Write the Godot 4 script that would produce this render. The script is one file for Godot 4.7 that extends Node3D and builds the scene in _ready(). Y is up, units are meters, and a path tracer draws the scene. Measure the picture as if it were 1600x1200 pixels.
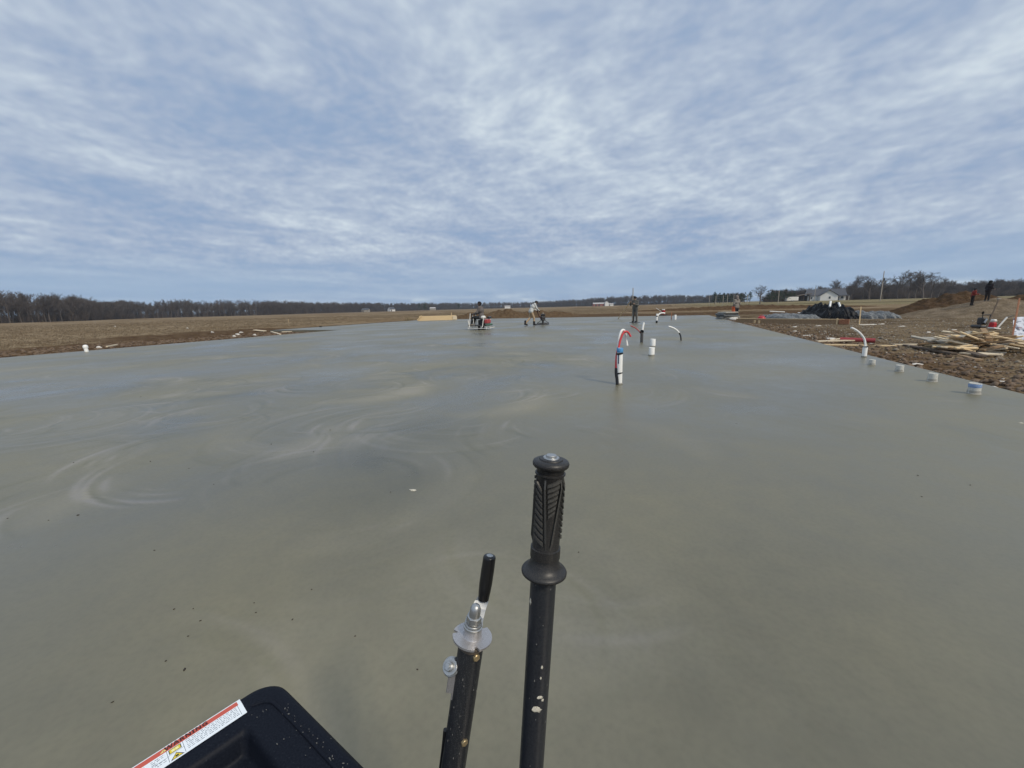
extends Node3D
# Wet concrete slab in farmland, seen from the seat of a ride-on trowel. Metres, y up, slab top at y = 0, slab's long side along -Z.

const FOCAL := 640.0            # pixels of the 1600 x 1200 photograph
const EYE := 1.3
const YAW := 0.34924
const PITCH := 0.184988
const ROLL := 0.025395
const SLAB_R := 4.57
const SLAB_L := -21.9
const SLAB_L2 := -28.9
const SLAB_NOTCH := -24.1
const SLAB_FAR := -47.2
const SLAB_BACK := 5.0
const DIRT := -0.13
const SKY_SEED := 18

var cam_basis: Basis
var rng := RandomNumberGenerator.new()
var used := {}
var M := {}

# ---------------------------------------------------------------- mesh builder
class MB:
	var v := PackedVector3Array()
	var n := PackedVector3Array()
	var c := PackedColorArray()
	var uv := PackedVector2Array()
	var ix := PackedInt32Array()
	var col := Color(1, 1, 1)

	func vert(p: Vector3, nn: Vector3, t := Vector2.ZERO) -> int:
		v.append(p); n.append(nn); c.append(col); uv.append(t)
		return v.size() - 1

	func face(pts: Array, inside: Vector3, uvs: Array = []):
		var nn: Vector3 = (pts[1] - pts[0]).cross(pts[2] - pts[0]).normalized()
		var mid := Vector3.ZERO
		for p in pts: mid += p
		mid /= pts.size()
		var flip := nn.dot(mid - inside) < 0.0
		if flip: nn = -nn
		var b := v.size()
		for i in pts.size(): vert(pts[i], nn, uvs[i] if uvs.size() else Vector2.ZERO)
		for i in range(1, pts.size() - 1):
			if flip: ix.append_array([b, b + i, b + i + 1])
			else: ix.append_array([b, b + i + 1, b + i])

	func box(xf: Transform3D, size: Vector3, bev := 0.0):
		var h := size * 0.5
		var o := xf.origin
		if bev <= 0.0:
			for a in 3:
				for s in [-1.0, 1.0]:
					var pts := []
					for k in [[-1, -1], [1, -1], [1, 1], [-1, 1]]:
						var p := Vector3.ZERO
						p[a] = s * h[a]; p[(a + 1) % 3] = k[0] * h[(a + 1) % 3]; p[(a + 2) % 3] = k[1] * h[(a + 2) % 3]
						pts.append(xf * p)
					face(pts, o, [Vector2(0, 0), Vector2(1, 0), Vector2(1, 1), Vector2(0, 1)])
			return
		for a in 3:
			for s in [-1.0, 1.0]:
				var pts := []
				for k in [[-1, -1], [1, -1], [1, 1], [-1, 1]]:
					var p := Vector3.ZERO
					p[a] = s * h[a]; p[(a + 1) % 3] = k[0] * (h[(a + 1) % 3] - bev); p[(a + 2) % 3] = k[1] * (h[(a + 2) % 3] - bev)
					pts.append(xf * p)
				face(pts, o)
		for a in 3:
			var b := (a + 1) % 3
			var d := (a + 2) % 3
			for sb in [-1.0, 1.0]:
				for sd in [-1.0, 1.0]:
					var pts := []
					for k in [[-1, 0], [1, 0], [1, 1], [-1, 1]]:
						var p := Vector3.ZERO
						p[a] = k[0] * (h[a] - bev)
						p[b] = sb * (h[b] - (bev if k[1] == 0 else 0.0)); p[d] = sd * (h[d] - (0.0 if k[1] == 0 else bev))
						pts.append(xf * p)
					face(pts, o)
		for sx in [-1.0, 1.0]:
			for sy in [-1.0, 1.0]:
				for sz in [-1.0, 1.0]:
					face([xf * Vector3(sx * h.x, sy * (h.y - bev), sz * (h.z - bev)), xf * Vector3(sx * (h.x - bev), sy * h.y, sz * (h.z - bev)), xf * Vector3(sx * (h.x - bev), sy * (h.y - bev), sz * h.z)], o)

	func tube(pts: Array, radii: Array, sides := 8, caps := true):
		var k := pts.size()
		var t0: Vector3 = (pts[1] - pts[0]).normalized()
		var side := t0.cross(Vector3.UP if absf(t0.y) < 0.9 else Vector3.RIGHT).normalized()
		var rings := []
		for i in k:
			var t: Vector3 = (pts[mini(i + 1, k - 1)] - pts[maxi(i - 1, 0)]).normalized()
			side = (side - t * side.dot(t)).normalized()
			var up := t.cross(side)
			var r: float = radii[mini(i, radii.size() - 1)]
			var b := v.size()
			for j in sides:
				var a := TAU * j / sides
				var d := side * cos(a) + up * sin(a)
				vert(pts[i] + d * r, d, Vector2(float(j) / sides, float(i)))
			rings.append(b)
		for i in k - 1:
			for j in sides:
				var j2 := (j + 1) % sides
				var a: int = rings[i] + j
				var b: int = rings[i] + j2
				var e: int = rings[i + 1] + j2
				var d: int = rings[i + 1] + j
				ix.append_array([a, e, b, a, d, e])
		if caps:
			for q in [0, k - 1]:
				var t: Vector3 = (pts[1] - pts[0]).normalized() * -1.0 if q == 0 else (pts[k - 1] - pts[k - 2]).normalized()
				var b := v.size()
				for j in sides: vert(v[rings[q] + j], t)
				for j in range(1, sides - 1):
					if q == 0: ix.append_array([b, b + j, b + j + 1])
					else: ix.append_array([b, b + j + 1, b + j])

	# profile: [radius, height] pairs from bottom to top or top to bottom
	func lathe(prof: Array, segs := 24, xf := Transform3D.IDENTITY, wobble := 0.0, seed_ := 0.0):
		var m := prof.size()
		for i in m - 1:
			var a: Vector2 = Vector2(prof[i][0], prof[i][1])
			var b: Vector2 = Vector2(prof[i + 1][0], prof[i + 1][1])
			if a.distance_to(b) < 1e-7: continue
			var nn := (b - a).orthogonal().normalized()
			var na := nn
			var nb := nn
			if i > 0:
				var pr := (a - Vector2(prof[i - 1][0], prof[i - 1][1])).orthogonal().normalized()
				if pr.dot(nn) > 0.72: na = (pr + nn).normalized()
			if i < m - 2:
				var nx := (Vector2(prof[i + 2][0], prof[i + 2][1]) - b).orthogonal().normalized()
				if nx.dot(nn) > 0.72: nb = (nx + nn).normalized()
			var sgn := -1.0 if prof[0][1] > prof[m - 1][1] else 1.0
			var base := v.size()
			for j in segs + 1:
				var t := TAU * j / segs
				var d := Vector3(cos(t), 0, sin(t))
				var w := 1.0 + wobble * sin(t * 3.0 + seed_) + wobble * 0.6 * sin(t * 5.0 + seed_ * 2.0)
				vert(xf * (d * a.x * w + Vector3(0, a.y, 0)), (xf.basis * (d * na.x * sgn + Vector3(0, na.y * sgn, 0))).normalized(), Vector2(float(j) / segs, float(i) / m))
				vert(xf * (d * b.x * w + Vector3(0, b.y, 0)), (xf.basis * (d * nb.x * sgn + Vector3(0, nb.y * sgn, 0))).normalized(), Vector2(float(j) / segs, float(i + 1) / m))
			for j in segs:
				var q := base + j * 2
				if sgn < 0.0: ix.append_array([q, q + 1, q + 3, q, q + 3, q + 2])
				else: ix.append_array([q, q + 3, q + 1, q, q + 2, q + 3])

	func blob(center: Vector3, r: Vector3, noise: FastNoiseLite, rough := 0.2, rings := 6, segs := 9, basis := Basis.IDENTITY):
		var b := v.size()
		for i in rings + 1:
			var th := PI * i / rings
			for j in segs:
				var ph := TAU * j / segs
				var d := Vector3(sin(th) * cos(ph), cos(th), sin(th) * sin(ph))
				var w := 1.0 + rough * (noise.get_noise_3dv((center + d) * 1.0 + d * 37.0) * 2.0)
				vert(center + basis * (d * r * w), (basis * (d / r)).normalized())
		for i in rings:
			for j in segs:
				var j2 := (j + 1) % segs
				var a := b + i * segs + j
				var e := b + i * segs + j2
				var f := b + (i + 1) * segs + j2
				var g := b + (i + 1) * segs + j
				ix.append_array([a, e, f, a, f, g])

	func smooth():
		for i in n.size(): n[i] = Vector3.ZERO
		for i in range(0, ix.size(), 3):
			var a := ix[i]
			var b := ix[i + 1]
			var d := ix[i + 2]
			var w := (v[d] - v[a]).cross(v[b] - v[a])
			n[a] += w; n[b] += w; n[d] += w
		for i in n.size(): n[i] = n[i].normalized() if n[i].length_squared() > 0.0 else Vector3.UP

	func mesh() -> ArrayMesh:
		var m := ArrayMesh.new()
		var arr := []
		arr.resize(Mesh.ARRAY_MAX)
		arr[Mesh.ARRAY_VERTEX] = v; arr[Mesh.ARRAY_NORMAL] = n; arr[Mesh.ARRAY_COLOR] = c; arr[Mesh.ARRAY_TEX_UV] = uv; arr[Mesh.ARRAY_INDEX] = ix
		m.add_surface_from_arrays(Mesh.PRIMITIVE_TRIANGLES, arr)
		return m

# ---------------------------------------------------------------- naming and placing
func numbered(called: String) -> String:
	if not used.has(called):
		used[called] = 0
		return called
	used[called] += 1
	return "%s_%03d" % [called, used[called]]

func thing(called: String, label: String, category: String, at := Vector3.ZERO, turn := 0.0, group := "") -> Node3D:
	var o := Node3D.new()
	o.name = numbered(called)
	add_child(o, true)
	o.position = at; o.rotation.y = turn
	tag(o, label, category, group)
	return o

func tag(o: Node, label: String, category: String, group := "", kind := ""):
	if label: o.set_meta("label", label)
	if category: o.set_meta("category", category)
	if group: o.set_meta("group", group)
	if kind: o.set_meta("kind", kind)

func part(parent: Node, called: String, mesh: Mesh, mat: Material, xf := Transform3D.IDENTITY) -> MeshInstance3D:
	var o := MeshInstance3D.new()
	o.name = called
	o.mesh = mesh; o.material_override = mat; o.transform = xf
	parent.add_child(o, true)
	return o

func single(called: String, mesh: Mesh, mat: Material, label: String, category: String, at := Vector3.ZERO, group := "", kind := "") -> MeshInstance3D:
	var o := MeshInstance3D.new()
	o.name = numbered(called)
	o.mesh = mesh; o.material_override = mat
	add_child(o, true)
	o.position = at
	tag(o, label, category, group, kind)
	return o

func ray(x: float, y: float) -> Vector3:
	return cam_basis * Vector3((x - 800.0) / FOCAL, -(y - 600.0) / FOCAL, -1.0)
func gp(x: float, y: float, h := 0.0) -> Vector3:      # where the photograph's pixel meets the level h
	var d := ray(x, y)
	return Vector3(0, EYE, 0) + d * ((h - EYE) / d.y)
func ad(x: float, y: float, depth: float) -> Vector3:  # the pixel at a distance along the lens axis
	return Vector3(0, EYE, 0) + ray(x, y) * depth
func far(x: float, dist: float) -> Vector3:            # the pixel column at a ground distance, on the terrain
	var d := ray(x, 500.5 - 0.0254 * x)
	var p := Vector3(d.x, 0, d.z) / Vector2(d.x, d.z).length() * dist
	p.y = ground_h(p.x, p.z)
	return p
func depth_of(p: Vector3) -> float:
	return -(cam_basis.inverse() * (p - Vector3(0, EYE, 0))).z

func mat(albedo: Color, rough := 0.8, metal := 0.0) -> StandardMaterial3D:
	var m := StandardMaterial3D.new()
	m.albedo_color = albedo.linear_to_srgb(); m.roughness = rough; m.metallic = metal
	return m
func vmat(rough := 0.9) -> StandardMaterial3D:
	var m := StandardMaterial3D.new()
	m.vertex_color_use_as_albedo = true; m.roughness = rough
	return m
func noise(freq: float, seed_: int, oct := 4) -> FastNoiseLite:
	var f := FastNoiseLite.new()
	f.noise_type = FastNoiseLite.TYPE_SIMPLEX_SMOOTH; f.frequency = freq; f.seed = seed_
	f.fractal_type = FastNoiseLite.FRACTAL_FBM; f.fractal_octaves = oct
	return f
func noise_tex(size: int, freq: float, seed_: int, stops: Array, cols: Array, oct := 5, normal := 0.0) -> ImageTexture:
	var f := noise(freq, seed_, oct)
	var img := f.get_seamless_image(size, size)
	if normal > 0.0:
		img.convert(Image.FORMAT_RGBA8)
		img.bump_map_to_normal_map(normal)
		return ImageTexture.create_from_image(img)
	var g := Gradient.new()
	g.offsets = PackedFloat32Array(stops); g.colors = PackedColorArray(cols)
	var lut := PackedByteArray()
	for i in 256:
		var k := g.sample(i / 255.0)
		lut.append_array([int(k.r * 255), int(k.g * 255), int(k.b * 255)])
	var src := img.get_data()
	var stepb := src.size() / (size * size)
	var out := PackedByteArray()
	out.resize(size * size * 3)
	for i in size * size:
		var s := int(src[i * stepb]) * 3
		out[i * 3] = lut[s]; out[i * 3 + 1] = lut[s + 1]; out[i * 3 + 2] = lut[s + 2]
	var im := Image.create_from_data(size, size, false, Image.FORMAT_RGB8, out)
	im.generate_mipmaps()
	return ImageTexture.create_from_image(im)
func tri(m: StandardMaterial3D, scale: float) -> StandardMaterial3D:
	m.uv1_triplanar = true; m.uv1_world_triplanar = true; m.uv1_scale = Vector3.ONE * scale
	return m
func between(a: Vector3, b: Vector3, roll := 0.0) -> Transform3D:    # x axis from a to b, centred
	var x := (b - a).normalized()
	var z := x.cross(Vector3.UP if absf(x.y) < 0.95 else Vector3.RIGHT).normalized()
	var y := z.cross(x)
	return Transform3D(Basis(x, y, z).rotated(x, roll), (a + b) * 0.5)
func along(a: Vector3, b: Vector3) -> Transform3D:                   # y axis from a to b, origin a
	var y := (b - a).normalized()
	var x := y.cross(Vector3.BACK if absf(y.z) < 0.95 else Vector3.RIGHT).normalized()
	return Transform3D(Basis(x, y, x.cross(y)), a)
func cube(size: Vector3, bev := 0.0, col := Color.WHITE) -> ArrayMesh:
	var b := MB.new()
	b.col = col
	b.box(Transform3D.IDENTITY, size, bev)
	return b.mesh()
func rod(a: Vector3, b: Vector3, r0: float, r1: float, sides := 8) -> ArrayMesh:
	var m := MB.new()
	m.tube([a, b], [r0, r1], sides)
	return m.mesh()
func spline(pts: Array, per := 6) -> Array:
	var cv := Curve3D.new()
	for i in pts.size():
		var t: Vector3 = (pts[mini(i + 1, pts.size() - 1)] - pts[maxi(i - 1, 0)]) / 6.0
		cv.add_point(pts[i], -t, t)
	var out := []
	for i in pts.size() - 1:
		for k in per: out.append(cv.sample(i, float(k) / per))
	out.append(pts[-1])
	return out

# ---------------------------------------------------------------- terrain
var n_hill: FastNoiseLite
var n_clod: FastNoiseLite
var n_patch: FastNoiseLite

func slab_gap(x: float, z: float) -> float:     # metres outside the slab outline, negative inside
	var d1 := maxf(maxf(SLAB_L - x, x - SLAB_R), maxf(SLAB_FAR - z, z - SLAB_BACK))
	var d2 := maxf(maxf(SLAB_L2 - x, x - SLAB_L - 1.0), maxf(SLAB_FAR - z, z - SLAB_NOTCH))
	return minf(d1, d2)
func ground_h(x: float, z: float) -> float:
	var g := slab_gap(x, z)
	if g < -0.12: return -0.26
	var d := Vector2(x, z).length()
	var h := DIRT
	h += n_hill.get_noise_2d(x, z) * 0.05
	if d < 120.0:
		var rough := 1.0 - smoothstep(14.0, 60.0, g)
		var near := 1.0 - smoothstep(0.3, 2.6, g)
		h += n_clod.get_noise_2d(x, z) * (0.05 + 0.05 * near) * rough
		if x < SLAB_L: h += 0.05 * exp(-pow((g - 2.2) / 1.2, 2.0)) - 0.03 * near
	if g < 0.35: h = minf(h, -0.05)
	var right := smoothstep(-20.0, 60.0, x)
	h += smoothstep(130.0, 280.0, d) * 0.65 * right
	h += smoothstep(60.0, 300.0, d) * 0.5 * smoothstep(120.0, -40.0, absf(x - 20.0)) * n_hill.get_noise_2d(x * 0.2, z * 0.2 + 300.0) * 2.0
	return h

func ground_col(x: float, z: float) -> Color:
	var g := slab_gap(x, z)
	var p := n_patch.get_noise_2d(x * 3.0, z * 3.0)
	var q := n_patch.get_noise_2d(x * 14.0 + 70.0, z * 14.0)
	var big := n_patch.get_noise_2d(x * 0.25, z * 0.7 + 500.0)
	var soil := Color(0.078, 0.047, 0.026).lerp(Color(0.16, 0.113, 0.07), clampf(q + 0.4, 0, 1))
	var site := Color(0.20, 0.156, 0.102).lerp(Color(0.098, 0.070, 0.043), clampf(p * 1.3 + q * 0.7 + 0.3, 0, 1))
	var field := Color(0.30, 0.238, 0.16).lerp(Color(0.215, 0.16, 0.098), clampf(big * 1.6 + n_patch.get_noise_2d(x * 2.0 + 31.0, z * 9.0) * 1.1 + 0.4, 0, 1))
	field = field.lerp(Color(0.135, 0.092, 0.052), clampf(n_patch.get_noise_2d(x * 5.0 + 11.0, z * 19.0) * 2.2 - 0.05, 0.0, 0.85))
	var grass := Color(0.2, 0.18, 0.1).lerp(Color(0.27, 0.225, 0.14), clampf(p + 0.5, 0, 1))
	var col := field
	if x > 0.0 and z < -80.0:
		col = field.lerp(grass, smoothstep(90.0, 130.0, -z) * smoothstep(0.0, 30.0, x))
	if x > SLAB_R - 1.0 and z > -52.0:
		var e := smoothstep(24.0, 34.0, x + p * 6.0)
		col = site.lerp(col, e)
		col = col.lerp(soil, clampf(1.25 - g * 0.62 + q * 1.1 + p * 0.8, 0.0, 1.0) * 0.9)
	else:
		var w := 9.6 + p * 3.5 + q * 1.5
		if z < SLAB_FAR: w = 24.0 + p * 10.0
		if x < SLAB_L2 + 1.0 and z < -30.0: w = 3.5
		col = col.lerp(soil, 1.0 - smoothstep(w * 0.8, w * 1.15, g))
	return Color(col.r * 1.25, col.g * 1.25, col.b * 1.25)

func axis_lines(spans: Array) -> PackedFloat32Array:   # [from, to, step at from, step at to]
	var out := PackedFloat32Array()
	for s in spans:
		var a: float = s[0]
		var e: float = s[1]
		while a < e - 1e-3:
			out.append(a)
			var t := clampf((a - s[0]) / (e - s[0]), 0, 1)
			a += lerpf(s[2], s[3], t)
	out.append(spans[-1][1])
	return out

# ---------------------------------------------------------------- sky
func make_sky() -> Sky:
	var w := 2048
	var h := 1024
	var big := noise(0.55, SKY_SEED, 3)
	var mid := noise(1.5, 23, 2)
	var puff := noise(6.0, 5, 3)
	var low := noise(1.0, 77, 4)
	var data := PackedByteArray()
	data.resize(w * h * 3)
	data.fill(104)
	var gap := Color(0.268, 0.370, 0.540)
	var veil := Color(0.362, 0.440, 0.575)
	var white := Color(0.67, 0.75, 0.80)
	var rim := Color(0.31, 0.425, 0.585)
	for y in h / 2 + 4:
		var th := PI * (y + 0.5) / h
		var sy := cos(th)
		var st := sin(th)
		var el := rad_to_deg(asin(clampf(sy, -1, 1)))
		var k := 1.0 / (maxf(sy, 0.0) + 0.055)
		var thin := smoothstep(4.0, 48.0, el)          # the sheet is looked through at a slant near the horizon
		var soft := 1.0 - 0.75 * smoothstep(5.0, 12.0, k)
		for x in w:
			var ph := (x + 0.5) / w * TAU - PI
			var dx := sin(ph) * st
			var dz := -cos(ph) * st
			var c := rim
			if el > 0.3:
				# rows of cloud run along the Z direction, as the streaks in the photograph do
				var px := dx * k
				var pz := dz * k
				var wx := px + 0.14 * mid.get_noise_2d(px * 0.5, pz * 0.5)
				var wz := pz + 0.14 * mid.get_noise_2d(px * 0.5 + 50.0, pz * 0.5)
				var a := big.get_noise_2d(wx * 1.1, wz * 0.62)
				var b := mid.get_noise_2d(wx * 1.7 + 9.0, wz * 1.0)
				var f := puff.get_noise_2d(wx * 0.72, wz * 0.85 + 3.0)
				var g := puff.get_noise_2d(wx * 2.1 + 20.0, wz * 2.5)
				var sheet := 0.36 + 0.18 * thin + a * 0.56 + b * 0.20
				var lumps := f * 0.24 + g * 0.17
				var d := sheet + lumps * soft
				c = gap.lerp(veil, smoothstep(-0.15, 0.42, d)).lerp(white, smoothstep(0.18, 1.25, d))
				var clear := 0.5 + low.get_noise_2d(ph * 1.2, el * 0.18)
				c = c.lerp(rim, clampf(smoothstep(8.0, 2.4, el) * (0.6 + 0.35 * clear), 0, 1))
				if el < 2.4:
					var strip := smoothstep(0.05, 0.5, low.get_noise_2d(ph * 5.0 + 40.0, el * 0.9)) * smoothstep(2.0, 0.9, el)
					c = c.lerp(white, strip * 0.65)
			var i := (y * w + x) * 3
			c = c.linear_to_srgb()
			data[i] = int(c.r * 255.0 + 0.5); data[i + 1] = int(c.g * 255.0 + 0.5); data[i + 2] = int(c.b * 255.0 + 0.5)
	var pan := PanoramaSkyMaterial.new()
	pan.panorama = ImageTexture.create_from_image(Image.create_from_data(w, h, false, Image.FORMAT_RGB8, data))
	var sky := Sky.new()
	sky.sky_material = pan
	return sky

# ---------------------------------------------------------------- wet concrete
func concrete_material() -> StandardMaterial3D:
	var w := 1400
	var h := 2048
	var x0 := -30.0
	var sx := 36.0
	var z0 := -48.5
	var sz := 55.0
	var acc := PackedFloat32Array()
	acc.resize(w * h)
	var r := RandomNumberGenerator.new()
	r.seed = 4
	# sweeps of the trowel blades: bundles of concentric arcs
	var spots := []
	for p in [[300, 700], [330, 725], [420, 690], [230, 770], [120, 800], [180, 660], [560, 640], [640, 660], [380, 610], [150, 610], [500, 600], [880, 660], [700, 600], [60, 640], [260, 650], [350, 640]]:
		var g := gp(p[0], p[1])
		spots.append([g.x, g.z, 0.65])
	for i in 520:
		var q := Vector2(r.randf_range(-29, 5), r.randf_range(-48, 3))
		spots.append([q.x, q.y, r.randf_range(0.25, 0.8) * (0.3 if q.x > -2.2 and q.y > -6.5 else 1.0)])
	for i in 260:
		spots.append([r.randf_range(-15, -1.5), r.randf_range(-15, -2), r.randf_range(0.2, 0.55)])
	# broad crescents of paste pushed along by the pans, on a coarse grid
	var bw := 350
	var bh := 512
	var broad := PackedFloat32Array()
	broad.resize(bw * bh)
	for s in spots:
		var rad := r.randf_range(0.3, 0.6)
		var a0 := r.randf_range(0, TAU)
		var span := r.randf_range(0.8, 2.6)
		var drift := Vector2.from_angle(r.randf_range(0, TAU)) * r.randf_range(0.006, 0.03)
		var cx: float = s[0]
		var cz: float = s[1]
		for k in r.randi_range(10, 26):
			rad += r.randf_range(0.008, 0.05)
			cx += drift.x; cz += drift.y
			var a := a0 + r.randf_range(-0.5, 0.5)
			var sp := span * r.randf_range(0.25, 0.9)
			var amp: float = s[2] * r.randf_range(-0.6, 0.8) * r.randf_range(0.3, 1.0)
			var wid := r.randf_range(0.55, 1.6)
			var steps := int(sp * rad / 0.014)
			for q in steps:
				var t := float(q) / steps
				var an := a + sp * t
				var px := (cx + cos(an) * rad - x0) / sx * w
				var pz := (cz + sin(an) * rad - z0) / sz * h
				var e := sin(PI * t) * amp
				for oy in range(-1, 2):
					for ox in range(-1, 2):
						var ix := int(px) + ox
						var iy := int(pz) + oy
						if ix < 0 or iy < 0 or ix >= w or iy >= h: continue
						var dd := Vector2(ix + 0.5 - px, iy + 0.5 - pz).length()
						acc[iy * w + ix] += e * maxf(0.0, 1.0 - dd / wid) * 0.42
		var amp2: float = r.randf_range(-1.0, 1.0) * (0.4 + 0.6 * s[2])
		var wide := r.randf_range(1.2, 4.5)
		var rb := r.randf_range(0.5, 1.3)
		var steps2 := int(span * rb / 0.07)
		for q in steps2:
			var t := float(q) / steps2
			var an := a0 + span * t
			var px: float = (s[0] + cos(an) * rb - x0) / sx * bw
			var pz: float = (s[1] + sin(an) * rb - z0) / sz * bh
			var wq := wide * sin(PI * t) + 0.4
			for oy in range(-int(wq) - 1, int(wq) + 2):
				for ox in range(-int(wq) - 1, int(wq) + 2):
					var ix := int(px) + ox
					var iy := int(pz) + oy
					if ix < 0 or iy < 0 or ix >= bw or iy >= bh: continue
					var dd := Vector2(ix + 0.5 - px, iy + 0.5 - pz).length()
					broad[iy * bw + ix] += amp2 * maxf(0.0, 1.0 - dd / wq) * 0.10
	# the wetter lane that runs through the middle of the slab
	var lane := [[985, 512], [955, 522], [905, 545], [850, 566], [770, 600], [690, 645], [640, 690], [600, 740], [540, 800]]
	for i in lane.size() - 1:
		var p0 := gp(lane[i][0], lane[i][1])
		var p1 := gp(lane[i + 1][0], lane[i + 1][1])
		var cnt := int(p0.distance_to(p1) / 0.08) + 1
		for q in cnt:
			var p := p0.lerp(p1, float(q) / cnt)
			var rad := r.randf_range(2.0, 6.5)
			var px := (p.x + r.randfn(0.0, 0.22) - x0) / sx * bw
			var pz := (p.z + r.randfn(0.0, 0.2) - z0) / sz * bh
			for oy in range(-int(rad), int(rad) + 1):
				for ox in range(-int(rad), int(rad) + 1):
					var ix := int(px) + ox
					var iy := int(pz) + oy
					if ix < 0 or iy < 0 or ix >= bw or iy >= bh: continue
					broad[iy * bw + ix] -= 0.075 * maxf(0.0, 1.0 - Vector2(ox, oy).length() / rad)
	var bimg := Image.create(bw, bh, false, Image.FORMAT_RF)
	for y in bh:
		for x in bw: bimg.set_pixel(x, y, Color(clampf(0.5 + 0.5 * broad[y * bw + x], 0, 1), 0, 0))
	bimg.resize(w, h, Image.INTERPOLATE_CUBIC)
	var dbr := bimg.get_data().to_float32_array()
	var na := noise(0.0065, 31, 5).get_image(w, h, false, false, false)
	var nb := noise(0.022, 32, 4).get_image(w, h, false, false, false)
	var warp := noise(0.006, 33, 6)
	warp.domain_warp_enabled = true; warp.domain_warp_amplitude = 70.0; warp.domain_warp_frequency = 0.006
	var nc := warp.get_image(w, h, false, false, false)
	var nd := noise(0.12, 34, 3).get_image(w, h, false, false, false)
	var da := na.get_data()
	var db := nb.get_data()
	var dc := nc.get_data()
	var de := nd.get_data()
	var col := PackedByteArray()
	col.resize(w * h * 3)
	var ro := PackedByteArray()
	ro.resize(w * h)
	var hi := PackedByteArray()
	hi.resize(w * h)
	for i in w * h:
		var a := da[i] / 127.5 - 1.0
		var b := db[i] / 127.5 - 1.0
		var c := dc[i] / 127.5 - 1.0
		var f := de[i] / 127.5 - 1.0
		var s := acc[i] / (1.0 + absf(acc[i]) * 2.2)
		var br := dbr[i] * 2.0 - 1.0
		var wet := clampf(0.5 + a * 0.6 + c * 0.6 + b * 0.25 - br * 1.1, 0.0, 1.0)
		var v := 0.79 + (0.5 - wet) * 0.18 + b * 0.06 + f * 0.03 + s * 0.52 + c * 0.06 + br * 0.14
		# buff cement paste against blue-grey damp
		var tint := clampf(0.5 + a * 0.6 - c * 0.5, 0, 1)
		col[i * 3] = int(clampf(v * lerpf(0.985, 0.95, tint), 0, 1) * 255.0)
		col[i * 3 + 1] = int(clampf(v * lerpf(0.975, 0.965, tint), 0, 1) * 255.0)
		col[i * 3 + 2] = int(clampf(v * (lerpf(0.90, 0.965, tint) + s * 0.45 + br * 0.12), 0, 1) * 255.0)
		ro[i] = int(clampf(0.54 - wet * 0.28 + s * 0.10 + f * 0.05 + b * 0.09, 0.12, 0.9) * 255.0)
		hi[i] = int(clampf(0.5 + a * 0.2 + b * 0.12 + s * 0.8 + c * 0.1 + br * 0.15, 0, 1) * 255.0)
	var m := StandardMaterial3D.new()
	var ic := Image.create_from_data(w, h, false, Image.FORMAT_RGB8, col)
	var ir := Image.create_from_data(w, h, false, Image.FORMAT_L8, ro)
	var ih := Image.create_from_data(w, h, false, Image.FORMAT_L8, hi)
	ih.convert(Image.FORMAT_RGBA8)
	ih.bump_map_to_normal_map(1.4)
	m.albedo_texture = ImageTexture.create_from_image(ic)
	m.roughness_texture = ImageTexture.create_from_image(ir)
	m.normal_enabled = true
	m.normal_texture = ImageTexture.create_from_image(ih)
	m.normal_scale = 0.45
	m.albedo_color = Color(0.298, 0.277, 0.204).linear_to_srgb()
	m.roughness = 1.0
	m.metallic_specular = 0.6
	m.detail_enabled = true
	m.detail_blend_mode = BaseMaterial3D.BLEND_MODE_MUL
	m.detail_uv_layer = BaseMaterial3D.DETAIL_UV_2
	m.detail_albedo = noise_tex(1024, 0.07, 8, [0.0, 0.35, 0.5, 0.65, 1.0], [Color(0.93, 0.93, 0.93), Color(0.966, 0.966, 0.966), Color(0.975, 0.975, 0.975), Color(0.985, 0.985, 0.985), Color(1, 1, 1)], 6)
	return m

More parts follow.
